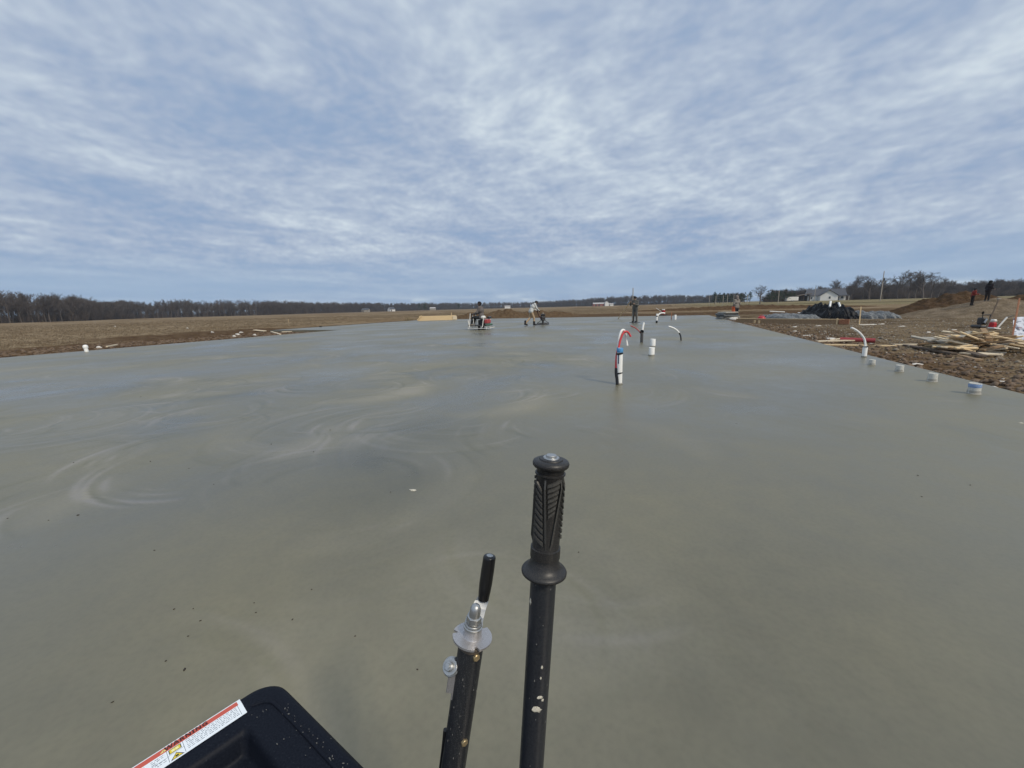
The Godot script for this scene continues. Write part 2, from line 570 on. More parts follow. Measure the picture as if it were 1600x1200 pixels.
func build_slab():
	var outline := PackedVector2Array([Vector2(SLAB_R, SLAB_BACK), Vector2(SLAB_R, SLAB_FAR), Vector2(SLAB_L2, SLAB_FAR), Vector2(SLAB_L2, SLAB_NOTCH), Vector2(SLAB_L, SLAB_NOTCH), Vector2(SLAB_L, SLAB_BACK)])
	var v := PackedVector3Array()
	var n := PackedVector3Array()
	var uv := PackedVector2Array()
	var uv2 := PackedVector2Array()
	var ix := PackedInt32Array()
	for p in outline:
		v.append(Vector3(p.x, 0, p.y)); n.append(Vector3.UP)
		uv.append(Vector2((p.x + 30.0) / 36.0, (p.y + 48.5) / 55.0)); uv2.append(p / 2.7)
	var t := Geometry2D.triangulate_polygon(outline)
	ix.append_array(t)
	for i in outline.size():
		var a := outline[i]
		var b := outline[(i + 1) % outline.size()]
		var mid := (a + b) * 0.5
		var nn2 := (b - a).orthogonal().normalized()
		if Geometry2D.is_point_in_polygon(mid + nn2 * 0.1, outline): nn2 = -nn2
		var nn := Vector3(nn2.x, 0, nn2.y)
		var q := v.size()
		for e in [[a, 0.0], [b, 0.0], [b, -0.35], [a, -0.35]]:
			v.append(Vector3(e[0].x, e[1], e[0].y)); n.append(nn)
			uv.append(Vector2((e[0].x + 30.0) / 36.0, (e[0].y + 48.5) / 55.0)); uv2.append(Vector2(e[0].x + e[0].y, e[1]) / 2.7)
		ix.append_array([q, q + 1, q + 2, q, q + 2, q + 3])
	var arr := []
	arr.resize(Mesh.ARRAY_MAX)
	arr[Mesh.ARRAY_VERTEX] = v; arr[Mesh.ARRAY_NORMAL] = n; arr[Mesh.ARRAY_TEX_UV] = uv; arr[Mesh.ARRAY_TEX_UV2] = uv2; arr[Mesh.ARRAY_INDEX] = ix
	var m := ArrayMesh.new()
	m.add_surface_from_arrays(Mesh.PRIMITIVE_TRIANGLES, arr)
	single("concrete_pavement", m, concrete_material(), "freshly troweled wet grey concrete slab", "concrete slab", Vector3.ZERO, "", "structure")

func ground_material() -> StandardMaterial3D:
	var g := StandardMaterial3D.new()
	g.vertex_color_use_as_albedo = true
	g.roughness = 0.95
	g.metallic_specular = 0.1
	g.albedo_texture = noise_tex(1024, 0.03, 3, [0.0, 0.3, 0.45, 0.55, 0.72, 1.0], [Color(0.55, 0.53, 0.5), Color(0.74, 0.72, 0.70), Color(0.86, 0.85, 0.83), Color(0.9, 0.89, 0.88), Color(0.96, 0.96, 0.96), Color(1, 1, 1)], 6)
	g.normal_enabled = true
	g.normal_texture = noise_tex(1024, 0.03, 3, [], [], 6, 6.0)
	g.normal_scale = 0.8
	return tri(g, 0.28)

func build_ground():
	var xs := axis_lines([[-2600, -320, 260, 40], [-320, -60, 30, 3.0], [-60, -22.6, 1.2, 0.22], [-22.6, -21.5, 0.16, 0.16], [-21.5, 4.0, 5.0, 5.0], [4.0, 15.0, 0.085, 0.1], [15.0, 40.0, 0.12, 0.9], [40.0, 320, 3.0, 30], [320, 2600, 40, 260]])
	var zs := axis_lines([[-2600, -320, 260, 40], [-320, -75, 25, 2.0], [-75, -48.0, 1.0, 0.3], [-48.0, -46.6, 0.2, 0.2], [-46.6, -28.0, 0.4, 0.22], [-28.0, -20.0, 0.2, 0.13], [-20.0, -5.0, 0.1, 0.085], [-5.0, 12.0, 0.3, 2.0], [12, 320, 10, 60], [320, 2600, 150, 300]])
	var nx := xs.size()
	var nz := zs.size()
	var b := MB.new()
	for z in zs:
		for x in xs:
			b.col = ground_col(x, z)
			b.vert(Vector3(x, ground_h(x, z), z), Vector3.UP)
	for j in nz - 1:
		for i in nx - 1:
			var q := j * nx + i
			b.ix.append_array([q, q + 1, q + nx + 1, q, q + nx + 1, q + nx])
	b.smooth()
	M.ground = ground_material()
	single("ground", b.mesh(), M.ground, "bare brown earth and stubble field around the slab", "ground", Vector3.ZERO, "", "structure")
	print("ground ", nx, " x ", nz)

func scatter(called: String, meshes: Array, m: Material, xfs: Array, label: String, category: String, cols: Array = []):
	for k in meshes.size():
		var mm := MultiMesh.new()
		mm.transform_format = MultiMesh.TRANSFORM_3D
		mm.use_colors = cols.size() > 0
		mm.mesh = meshes[k]
		var mine := []
		for i in range(k, xfs.size(), meshes.size()): mine.append(i)
		mm.instance_count = mine.size()
		for i in mine.size():
			mm.set_instance_transform(i, xfs[mine[i]])
			if cols.size(): mm.set_instance_color(i, cols[mine[i]])
		var o := MultiMeshInstance3D.new()
		o.name = numbered(called)
		o.multimesh = mm; o.material_override = m
		add_child(o, true)
		tag(o, label, category, "", "stuff")

func build_ground_cover():
	# clods and stones on the torn-up earth at the slab's long edge
	var nz := noise(0.8, 51, 3)
	var clods := []
	for k in 4:
		var b := MB.new()
		b.blob(Vector3(k * 3.0, 0, 0) * 0.0, Vector3(1, 0.62, 0.85), noise(0.9, 60 + k, 3), 0.45, 5, 7)
		b.smooth()
		clods.append(b.mesh())
	var r := RandomNumberGenerator.new()
	r.seed = 9
	var xf := []
	var cols := []
	for i in 22000:
		var z := -5.0 - pow(r.randf(), 1.25) * 34.0
		var x := SLAB_R + 0.06 + pow(r.randf(), 1.7) * 13.0
		var g := x - SLAB_R
		var s := r.randf_range(0.012, 0.03)
		if r.randf() < 0.35 * exp(-g * 0.8): s = r.randf_range(0.03, 0.075)
		var p := Vector3(x, ground_h(x, z) + s * 0.15, z)
		xf.append(Transform3D(Basis.from_euler(Vector3(r.randf_range(-0.4, 0.4), r.randf() * TAU, r.randf_range(-0.4, 0.4))).scaled(Vector3.ONE * s), p))
		var t := r.randf()
		var c := Color(0.12, 0.078, 0.048).lerp(Color(0.19, 0.14, 0.1), t)
		if r.randf() < smoothstep(0.8, 4.0, g) * 0.8: c = Color(0.17, 0.14, 0.108).lerp(Color(0.31, 0.265, 0.205), t * t)
		if s < 0.03 and r.randf() < 0.05: c = Color(0.5, 0.47, 0.42)
		cols.append(c)
	for i in 2600:
		var left := r.randf() < 0.75
		var x := SLAB_L - 0.1 - pow(r.randf(), 1.3) * 6.5 if left else r.randf_range(SLAB_L2, SLAB_R)
		var z := r.randf_range(-24.0, 0.0) if left else SLAB_FAR - 0.1 - r.randf() * 8.0
		if left and z < SLAB_NOTCH + 0.2: continue
		var s := r.randf_range(0.03, 0.1)
		xf.append(Transform3D(Basis.from_euler(Vector3(0, r.randf() * TAU, 0)).scaled(Vector3.ONE * s), Vector3(x, ground_h(x, z) + s * 0.1, z)))
		cols.append(Color(0.1, 0.065, 0.04).lerp(Color(0.17, 0.12, 0.08), r.randf()))
	scatter("soil_clods", clods, M.vcol, xf, "loose clods and gravel strewn over the bare earth beside the slab", "gravel", cols)
	# chopped straw on the harvested field
	var st := []
	for k in 2:
		var b := MB.new()
		for q in 7:
			var a := Vector3(r.randf_range(-0.3, 0.3), 0.0, r.randf_range(-0.15, 0.15))
			var d := Vector3(r.randf_range(-0.2, 0.2), r.randf_range(0.02, 0.14), r.randf_range(-0.08, 0.08))
			b.tube([a, a + d], [0.008, 0.005], 3, false)
		st.append(b.mesh())
	var sx := []
	var sc := []
	for i in 42000:
		var d := 26.0 + pow(r.randf(), 1.6) * 120.0
		var an := r.randf_range(-0.62, 1.25)
		var dir := Vector3(-sin(an + 0.349), 0, -cos(an + 0.349))
		var p := dir * d
		if slab_gap(p.x, p.z) < 9.0 + 2.0 * n_patch.get_noise_2d(p.x * 3.0, p.z * 3.0) or p.x > -6.0: continue
		if p.z < SLAB_FAR and slab_gap(p.x, p.z) < 22.0: continue
		p.y = ground_h(p.x, p.z)
		sx.append(Transform3D(Basis(Vector3.UP, r.randf_range(-0.3, 0.3)).scaled(Vector3.ONE * (0.55 + d * 0.006)), p))
		sc.append(Color(0.46, 0.37, 0.25).lerp(Color(0.16, 0.115, 0.066), pow(r.randf(), 0.6)))
	scatter("field_stubble", st, M.vcol, sx, "pale straw stubble on the harvested field", "stubble", sc)

# ---------------------------------------------------------------- trees
func limb(b: MB, r: RandomNumberGenerator, at: Vector3, dir: Vector3, length: float, rad: float, level: int, out: Array):
	var segs := 4 if level == 0 else (3 if level < 3 else 2)
	var pts := [at]
	var rads := [rad]
	var d := dir
	var wob := 0.10 if level == 0 else 0.26
	for i in segs:
		d = (d + Vector3(r.randf_range(-wob, wob), r.randf_range(-wob * 0.3, wob) + 0.06, r.randf_range(-wob, wob))).normalized()
		pts.append(pts[-1] + d * length / segs)
		rads.append(rad * lerpf(1.0, 0.35 if level > 0 else 0.5, float(i + 1) / segs))
	b.tube(pts, rads, 6 if level == 0 else 3, false)
	if level >= 4: return
	var kids: int = [9, 6, 5, 5][level]
	for k in kids:
		var t := lerpf(0.32 if level == 0 else 0.2, 1.0, (k + r.randf()) / kids)
		var f := t * segs
		var i := mini(int(f), segs - 1)
		var p: Vector3 = pts[i].lerp(pts[i + 1], f - i)
		var ax: Vector3 = (pts[i + 1] - pts[i]).normalized()
		var side := ax.cross(Vector3(r.randf_range(-1, 1), r.randf_range(-1, 1), r.randf_range(-1, 1))).normalized()
		var ang := r.randf_range(0.5, 1.0) * (1.0 if level else 0.85)
		var nd := (ax * cos(ang) + side * sin(ang)).normalized()
		var nl := length * r.randf_range(0.42, 0.68) * (1.15 - 0.5 * t)
		out.append([p, nd, nl, maxf(rads[i] * r.randf_range(0.45, 0.6), 0.022), level + 1])

func bare_tree(seed_: int, height: float, thick := 1.0) -> Array:    # [trunk mesh, crown mesh]
	var r := RandomNumberGenerator.new()
	r.seed = seed_
	var trunk := MB.new()
	var crown := MB.new()
	var todo := []
	limb(trunk, r, Vector3(0, -0.2, 0), Vector3.UP, height * 0.74, height * 0.02 * thick, 0, todo)
	while todo.size():
		var q: Array = todo.pop_back()
		limb(crown, r, q[0], q[1], q[2], q[3] * (thick if q[4] < 3 else 1.0), q[4], todo)
	return [trunk.mesh(), crown.mesh()]

func thicket(seed_: int, height: float) -> ArrayMesh:
	var r := RandomNumberGenerator.new()
	r.seed = seed_
	var b := MB.new()
	for k in 26:
		var a := r.randf() * TAU
		var p := Vector3(cos(a), 0, sin(a)) * r.randf() * 1.6 + Vector3(0, -0.1, 0)
		var d := Vector3(r.randf_range(-0.35, 0.35), 1, r.randf_range(-0.35, 0.35)).normalized()
		var todo := []
		limb(b, r, p, d, height * r.randf_range(0.5, 1.0), 0.03, 2, todo)
		for q in todo: limb(b, r, q[0], q[1], q[2] * 1.3, 0.02, 4, [])
	return b.mesh()

func pine(seed_: int, height: float) -> Array:
	var r := RandomNumberGenerator.new()
	r.seed = seed_
	var trunk := MB.new()
	trunk.tube([Vector3(0, -0.2, 0), Vector3(r.randf_range(-0.1, 0.1), height * 0.5, 0), Vector3(0, height * 0.95, 0)], [height * 0.018, height * 0.013, 0.02], 6, false)
	var crown := MB.new()
	for k in 60:
		var t := pow(r.randf(), 0.85)
		var y := height * lerpf(0.16, 0.97, t)
		var reach := height * 0.25 * pow(1.0 - t, 0.65) * r.randf_range(0.55, 1.1) + 0.15
		var a := r.randf() * TAU
		var tip := Vector3(cos(a) * reach, y + reach * 0.12, sin(a) * reach)
		var root := Vector3(0, y - reach * 0.1, 0)
		crown.col = Color(0.07, 0.055, 0.04)
		crown.tube([root, tip], [0.03, 0.01], 3, false)
		for q in 26:
			var u := r.randf_range(0.3, 1.05)
			var p := root.lerp(tip, u) + Vector3(r.randf_range(-1, 1), r.randf_range(-0.5, 0.6), r.randf_range(-1, 1)) * reach * 0.2
			var s := height * 0.028 * r.randf_range(0.6, 1.3)
			var e1 := Vector3(r.randf_range(-1, 1), r.randf_range(-0.3, 1), r.randf_range(-1, 1)).normalized() * s
			var e2 := Vector3(r.randf_range(-1, 1), r.randf_range(-1, 1), r.randf_range(-1, 1)).normalized() * s * 0.6
			crown.col = Color(0.022, 0.042, 0.02).lerp(Color(0.045, 0.075, 0.032), r.randf())
			crown.face([p - e1, p + e2, p + e1 * 1.1], p - Vector3(0, 5, 0))
	return [trunk.mesh(), crown.mesh()]

var protos := []
var pines := []
var bushes := []

func plant(called: String, pair: Array, bark: Material, leaf: Material, at: Vector3, s: Vector3, turn: float, label: String, category: String, group := ""):
	var o := thing(called, label, category, at, turn, group)
	var sb := Transform3D(Basis.from_scale(s), Vector3.ZERO)
	part(o, "trunk", pair[0], bark, sb)
	part(o, "crown", pair[1], leaf, sb)

func build_woods():
	var r := RandomNumberGenerator.new()
	r.seed = 21
	for k in 5: protos.append(bare_tree(100 + k, 10.0, [1.0, 1.15, 0.9, 1.1, 1.0][k]))
	for k in 2: pines.append(pine(200 + k, 7.0))
	for k in 3: bushes.append(thicket(300 + k, 4.0))
	# edge of the wood: [pixel column, distance along the lens axis, height in metres]
	var nodes := [[-240, 158, 14.0], [-120, 172, 14.5], [0, 195, 14.2], [60, 205, 13.6], [110, 218, 12.6], [150, 262, 11.0], [200, 330, 13.2], [300, 360, 13.6], [400, 392, 13.0], [500, 520, 13.2], [600, 690, 13.0], [720, 860, 12.5], [830, 900, 11.5], [900, 800, 12.5], [960, 740, 15.0], [1040, 700, 14.5], [1100, 690, 11.5], [1160, 560, 12.0]]
	var xf := []
	var bx := []
	var front := 0
	for i in nodes.size() - 1:
		var a: Array = nodes[i]
		var e: Array = nodes[i + 1]
		var pa := ad(a[0], 480, a[1])
		var pb := ad(e[0], 480, e[1])
		pa.y = 0; pb.y = 0
		var away := (pa + pb).normalized()
		var len := pa.distance_to(pb)
		var dist := (pa + pb).length() * 0.5
		var gap := 2.1 + dist * 0.003
		var m := int(len / gap)
		for k in maxi(m, 1):
			for row in 7:
				var t := (k + r.randf()) / maxi(m, 1)
				var p := pa.lerp(pb, t) + away * (row * 5.5 + r.randf_range(-2, 2))
				p.y = ground_h(p.x, p.z)
				var hh := lerpf(a[2], e[2], t) * r.randf_range(0.6, 1.12) * (1.0 + 0.01 * row)
				var s := hh / 10.0
				var wd := s * r.randf_range(0.85, 1.2)
				if row == 0 and dist < 440.0 and k % 4 == 0 and front < 30:
					front += 1
					plant("bare_tree", protos[front % 5], M.bark, M.twig, p, Vector3(wd, s, wd), r.randf() * TAU, "leafless tree in the front row of the wood along the harvested field", "tree", "front trees of the far wood")
				else:
					xf.append(Transform3D(Basis(Vector3.UP, r.randf() * TAU).scaled(Vector3(wd, s, wd)), p))
				if row != 1:
					var q := p + away * r.randf_range(0.5, 4.5) + Vector3(r.randf_range(-2, 2), 0, r.randf_range(-2, 2))
					var bs := r.randf_range(0.7, 1.5)
					bx.append(Transform3D(Basis(Vector3.UP, r.randf() * TAU).scaled(Vector3(1.5, bs, 1.5)), q))
	# brush behind the house and along the road on the other side
	for k in 900:
		var x := r.randf_range(1205, 1780)
		var dpt := r.randf_range(262, 345)
		var p := ad(x, 480, dpt)
		p.y = ground_h(p.x, p.z)
		var s := r.randf_range(0.66, 1.12) * (1.0 - 0.25 * smoothstep(1330.0, 1230.0, x))
		xf.append(Transform3D(Basis(Vector3.UP, r.randf() * TAU).scaled(Vector3(s * 1.1, s, s * 1.1)), p))
		for q in 3:
			var b2 := p + Vector3(r.randf_range(-5, 5), 0, r.randf_range(-5, 5))
			b2.y = ground_h(b2.x, b2.z)
			bx.append(Transform3D(Basis(Vector3.UP, r.randf() * TAU).scaled(Vector3(1.6, r.randf_range(0.7, 1.3), 1.6)), b2))
	var whole := []
	for q in protos:
		var mb := MB.new()
		for m in q:
			var arr: Array = (m as ArrayMesh).surface_get_arrays(0)
			var off := mb.v.size()
			mb.v.append_array(arr[Mesh.ARRAY_VERTEX]); mb.n.append_array(arr[Mesh.ARRAY_NORMAL]); mb.c.append_array(arr[Mesh.ARRAY_COLOR]); mb.uv.append_array(arr[Mesh.ARRAY_TEX_UV])
			for id in arr[Mesh.ARRAY_INDEX]: mb.ix.append(id + off)
		whole.append(mb.mesh())
	scatter("woodland", whole, M.twig, xf, "far belt of leafless grey-brown woodland along the horizon", "woodland")
	scatter("underbrush", bushes, M.brush, bx, "low tangled brush at the foot of the far wood", "brush")
	print("woods ", xf.size(), " ", bx.size())
	# single trees on the farmstead side
	var spots := [[1187, 172, 7.4, 0, "small round-crowned leafless tree alone in front of the dark pines"], [1300, 262, 13.0, 1, "leafless tree with fine spreading twigs behind the white house roof"], [1327, 250, 13.5, 2, "leafless tree at the right-hand corner of the white house"], [1356, 246, 14.0, 3, "broad leafless tree between the white house and the tall utility pole"], [1400, 240, 14.5, 4, "dark leafless tree just past the tall utility pole"], [1417, 236, 15.4, 0, "tall leafless tree with upright limbs in the roadside group"], [1440, 228, 15.2, 1, "tall leafless tree with wide forking crown at the end of the roadside group"], [1346, 258, 12.0, 4, "leafless tree with a narrow crown behind the broad tree by the house"], [1377, 256, 13.0, 1, "leafless tree partly behind the tall utility pole"], [1428, 250, 13.5, 3, "leafless tree in the middle of the roadside group"], [1452, 240, 13.0, 0, "lower leafless tree leaning from the end of the roadside group"], [1463, 246, 11.0, 2, "slim leafless tree between the roadside group and the earth heaps"]]
	for s in spots:
		var p := ad(s[0], 478, s[1])
		p.y = ground_h(p.x, p.z)
		var k: float = s[2] / 10.0
		plant("bare_tree", protos[s[3]], M.bark, M.twig, p, Vector3(k * 1.55, k, k * 1.55), s[0] * 0.37, s[4], "tree")
	var i := 0
	for x in [1116, 1124, 1130, 1136, 1142, 1149, 1156, 1163, 1171, 1199, 1205, 1212, 1219, 1226, 1233, 1239]:
		var p := ad(x, 478, 235.0 + (i * 7) % 22)
		p.y = ground_h(p.x, p.z)
		var s := r.randf_range(0.8, 1.05)
		if x == 1116: s = 0.98
		plant("pine_tree", pines[i % 2], M.bark, M.needle, p, Vector3(s * 1.35, s, s * 1.35), r.randf() * TAU, "dark green pine standing in the windbreak row beyond the road", "pine tree", "pines of the windbreak row")
		i += 1
	for q in [[655, 560, 0.95], [664, 545, 1.05], [717, 600, 0.85]]:
		var p := ad(q[0], 482, q[1])
		p.y = ground_h(p.x, p.z)
		plant("pine_tree", pines[i % 2], M.bark, M.needle, p, Vector3(q[2] * 1.7, q[2] * 1.5, q[2] * 1.7), r.randf() * TAU, "lone dark evergreen in front of the far leafless wood", "pine tree", "lone evergreens before the far wood")
		i += 1

# ---------------------------------------------------------------- people
func sdf_body(bones: Array, cell := 0.02, k := 0.035) -> MB:   # bones: [a, b, radius a, radius b, colour]
	var lo := Vector3(1e9, 1e9, 1e9)
	var hi := -lo
	for q in bones:
		for e in 2:
			var rr: Vector3 = Vector3.ONE * (q[2 + e] + 0.08)
			lo = lo.min(q[e] - rr); hi = hi.max(q[e] + rr)
	var nx := int((hi.x - lo.x) / cell) + 2
	var ny := int((hi.y - lo.y) / cell) + 2
	var nz := int((hi.z - lo.z) / cell) + 2
	var f := PackedFloat32Array()
	f.resize(nx * ny * nz)
	f.fill(1.0)
	for q in bones:
		var a: Vector3 = q[0]
		var ba: Vector3 = q[1] - a
		var l2 := maxf(ba.length_squared(), 1e-8)
		var ra: float = q[2]
		var rb: float = q[3]
		var pad := Vector3.ONE * (maxf(ra, rb) + 0.07)
		var b0: Vector3 = (a.min(q[1]) - pad - lo) / cell
		var b1: Vector3 = (a.max(q[1]) + pad - lo) / cell
		for z in range(maxi(int(b0.z), 0), mini(int(b1.z) + 1, nz)):
			for y in range(maxi(int(b0.y), 0), mini(int(b1.y) + 1, ny)):
				for x in range(maxi(int(b0.x), 0), mini(int(b1.x) + 1, nx)):
					var p := lo + Vector3(x, y, z) * cell
					var t := clampf((p - a).dot(ba) / l2, 0, 1)
					var d := (p - a - ba * t).length() - lerpf(ra, rb, t)
					var i := (z * ny + y) * nx + x
					var g := f[i]
					var h := maxf(k - absf(g - d), 0.0) / k
					f[i] = minf(g, d) - h * h * k * 0.25
	var mb := MB.new()
	var cellv := {}
	var offs := [0, 1, nx, nx + 1, nx * ny, nx * ny + 1, nx * ny + nx, nx * ny + nx + 1]
	for z in nz - 1:
		for y in ny - 1:
			for x in nx - 1:
				var i := (z * ny + y) * nx + x
				var neg := 0
				for o in offs:
					if f[i + o] < 0.0: neg += 1
				if neg == 0 or neg == 8: continue
				var sum := Vector3.ZERO
				var cnt := 0
				for e in [[0, 1], [2, 3], [4, 5], [6, 7], [0, 2], [1, 3], [4, 6], [5, 7], [0, 4], [1, 5], [2, 6], [3, 7]]:
					var fa := f[i + offs[e[0]]]
					var fb := f[i + offs[e[1]]]
					if (fa < 0.0) == (fb < 0.0): continue
					var t := fa / (fa - fb)
					var c0 := Vector3(e[0] & 1, (e[0] >> 1) & 1, e[0] >> 2)
					var c1 := Vector3(e[1] & 1, (e[1] >> 1) & 1, e[1] >> 2)
					sum += c0.lerp(c1, t); cnt += 1
				var p := lo + (Vector3(x, y, z) + sum / cnt) * cell
				var best := 1e9
				for q in bones:
					var ba: Vector3 = q[1] - q[0]
					var t := clampf((p - q[0]).dot(ba) / maxf(ba.length_squared(), 1e-8), 0, 1)
					var d: float = (p - q[0] - ba * t).length() - lerpf(q[2], q[3], t)
					if d < best:
						best = d; mb.col = q[4]
				cellv[i] = mb.vert(p, Vector3.UP)
	for i in cellv:
		var x: int = i % nx
		var y: int = (i / nx) % ny
		var z: int = i / (nx * ny)
		if x == 0 or y == 0 or z == 0: continue
		for e in [[1, nx, nx * ny], [nx, nx * ny, 1], [nx * ny, 1, nx]]:
			var s0: bool = f[i] < 0.0
			var s1: bool = f[i + e[0]] < 0.0
			if s0 == s1: continue
			var q0: int = cellv[i]
			var q1: int = cellv[i - e[1]]
			var q2: int = cellv[i - e[1] - e[2]]
			var q3: int = cellv[i - e[2]]
			if s0: mb.ix.append_array([q0, q3, q2, q0, q2, q1])
			else: mb.ix.append_array([q0, q1, q2, q0, q2, q3])
	mb.smooth()
	return mb

# pose: joints in metres, x to the figure's left, y up, z forward; the figure faces +z
func person(label: String, at: Vector3, turn: float, s: float, J: Dictionary, C: Dictionary, group := "") -> Node3D:
	var o := thing("person", label, "person", at, turn, group)
	var bones := []
	var add := func(a, b, ra, rb, c): bones.append([J[a] * s if a is String else a * s, J[b] * s if b is String else b * s, ra * s, rb * s, c])
	var hipw := 0.085
	var pel: Vector3 = J.pelvis
	var ch: Vector3 = J.chest
	var nk: Vector3 = J.neck
	var hd: Vector3 = J.head
	var lf: Vector3 = (J.sl - J.sr).normalized()
	add.call(pel - lf * hipw, pel + lf * hipw, 0.115, 0.115, C.top if C.get("long", false) else C.legs)
	add.call(pel.lerp(ch, 0.3) - lf * 0.06, pel.lerp(ch, 0.3) + lf * 0.06, 0.125, 0.125, C.top)
	add.call(ch - lf * 0.085, ch + lf * 0.085, 0.135, 0.135, C.top)
	add.call(pel, ch, 0.12, 0.13, C.top)
	add.call(J.sl, J.sr, 0.075, 0.075, C.top)
	add.call(ch, nk, 0.11, 0.062, C.top)
	add.call(nk, hd, 0.055, 0.06, C.get("neck", C.skin))
	var fw: Vector3 = J.get("look", Vector3(0, 0, 1))
	fw = fw.normalized()
	var upv := (hd - nk).normalized()
	add.call(hd + upv * 0.03 - fw * 0.015, hd + upv * 0.045 + fw * 0.015, 0.098, 0.092, C.hat)
	add.call(hd + fw * 0.035 - upv * 0.02, hd + fw * 0.045 - upv * 0.075, 0.068, 0.045, C.face)
	if C.has("hood"):
		add.call(nk - fw * 0.05, hd - fw * 0.04, 0.1, 0.1, C.hood)
		add.call(hd + upv * 0.05 - fw * 0.04, hd + upv * 0.06, 0.108, 0.1, C.hood)
	for q in ["l", "r"]:
		add.call("s" + q, "e" + q, 0.064, 0.052, C.top)
		add.call("e" + q, "w" + q, 0.052, 0.04, C.top)
		var hv: Vector3 = (J["w" + q] - J["e" + q]).normalized()
		add.call(J["w" + q], J["w" + q] + hv * 0.075, 0.03, 0.034, C.hands)
		var hip: Vector3 = pel + lf * (hipw if q == "l" else -hipw)
		add.call(hip, "k" + q, 0.098, 0.068, C.legs)
		add.call("k" + q, "a" + q, 0.068, 0.052, C.legs if not C.has("calf") else C.calf)
		var ft: Vector3 = J.get("t" + q, J["a" + q] + Vector3(0, -0.05, 0.17))
		add.call(J["a" + q] + Vector3(0, -0.03, -0.03), ft, 0.056, 0.046, C.shoes)
		if C.has("boots"): add.call(J["a" + q] + Vector3(0, 0.16, 0), J["a" + q], 0.066, 0.062, C.shoes)
	var mb := sdf_body(bones, 0.021 * s)
	# fingers, nose, ears and eyes are finer than the body's grid
	for q in ["l", "r"]:
		var hv: Vector3 = (J["w" + q] - J["e" + q]).normalized()
		var palm: Vector3 = J["w" + q] + hv * 0.08
		var sd := hv.cross(Vector3(0.2, 0.3, 1)).normalized()
		var curl := hv.cross(sd)
		mb.col = C.hands
		for k in 4:
			var a: Vector3 = palm + sd * (k - 1.5) * 0.02
			var l: float = [0.075, 0.088, 0.082, 0.064][k]
			mb.tube([a * s, (a + hv * l * 0.5 + curl * 0.012) * s, (a + hv * l * 0.72 + curl * 0.05) * s], [0.0095 * s, 0.009 * s, 0.007 * s], 5)
		var th: Vector3 = palm - hv * 0.05 + sd * 0.034
		mb.tube([th * s, (th + sd * 0.026 + hv * 0.03) * s, (th + sd * 0.024 + hv * 0.062 + curl * 0.02) * s], [0.011 * s, 0.01 * s, 0.008 * s], 5)
	mb.col = C.face
	var fc := hd + fw * 0.1 - upv * 0.03
	var ear := fw.cross(upv).normalized()
	mb.tube([(fc + upv * 0.03) * s, (fc + fw * 0.03 - upv * 0.015) * s, (fc - upv * 0.02) * s], [0.01 * s, 0.014 * s, 0.008 * s], 5)
	for e in [-1, 1]:
		mb.col = C.face
		mb.tube([(hd + ear * e * 0.088 - upv * 0.03) * s, (hd + ear * e * 0.1 + upv * 0.02 - fw * 0.01) * s], [0.012 * s, 0.016 * s], 5)
		mb.col = Color(0.02, 0.018, 0.016)
		mb.tube([(hd + fw * 0.1 + ear * e * 0.032 + upv * 0.0) * s, (hd + fw * 0.112 + ear * e * 0.032) * s], [0.009 * s, 0.007 * s], 5)
	var body := part(o, "body", mb.mesh(), M.cloth)
	return o

func standing(lean := 0.0) -> Dictionary:
	return {"pelvis": Vector3(0, 0.93, 0), "chest": Vector3(0, 1.26, 0.01 + lean * 0.5), "neck": Vector3(0, 1.47, 0.01 + lean), "head": Vector3(0, 1.6, 0.03 + lean * 1.15), "sl": Vector3(0.17, 1.4, lean), "sr": Vector3(-0.17, 1.4, lean),
		"el": Vector3(0.23, 1.13, -0.02 + lean), "er": Vector3(-0.23, 1.13, -0.02 + lean), "wl": Vector3(0.23, 0.9, 0.06 + lean), "wr": Vector3(-0.23, 0.9, 0.06 + lean),
		"kl": Vector3(0.1, 0.5, 0.02), "kr": Vector3(-0.1, 0.5, 0.02), "al": Vector3(0.11, 0.1, 0), "ar": Vector3(-0.11, 0.1, 0)}

# ---------------------------------------------------------------- the ride-on trowel in front of the lens
func rounded_ring(corners: Array, inset: float, radius: float, y: float) -> Array:
	var out := []
	var k := corners.size()
	for i in k:
		var p: Vector2 = corners[i]
		var a: Vector2 = (corners[(i + k - 1) % k] - p).normalized()
		var b: Vector2 = (corners[(i + 1) % k] - p).normalized()
		var half := absf(a.angle_to(b)) * 0.5
		var bis := (a + b).normalized()
		var r := maxf(radius - inset, 0.012)
		var c := p + bis * ((inset + r) / sin(half))
		var na := -(bis - a * bis.dot(a)).normalized()
		var nb := -(bis - b * bis.dot(b)).normalized()
		for q in 9:
			var d := na.slerp(nb, q / 8.0) * r
			out.append(Vector3(c.x + d.x, y, c.y + d.y))
	return out

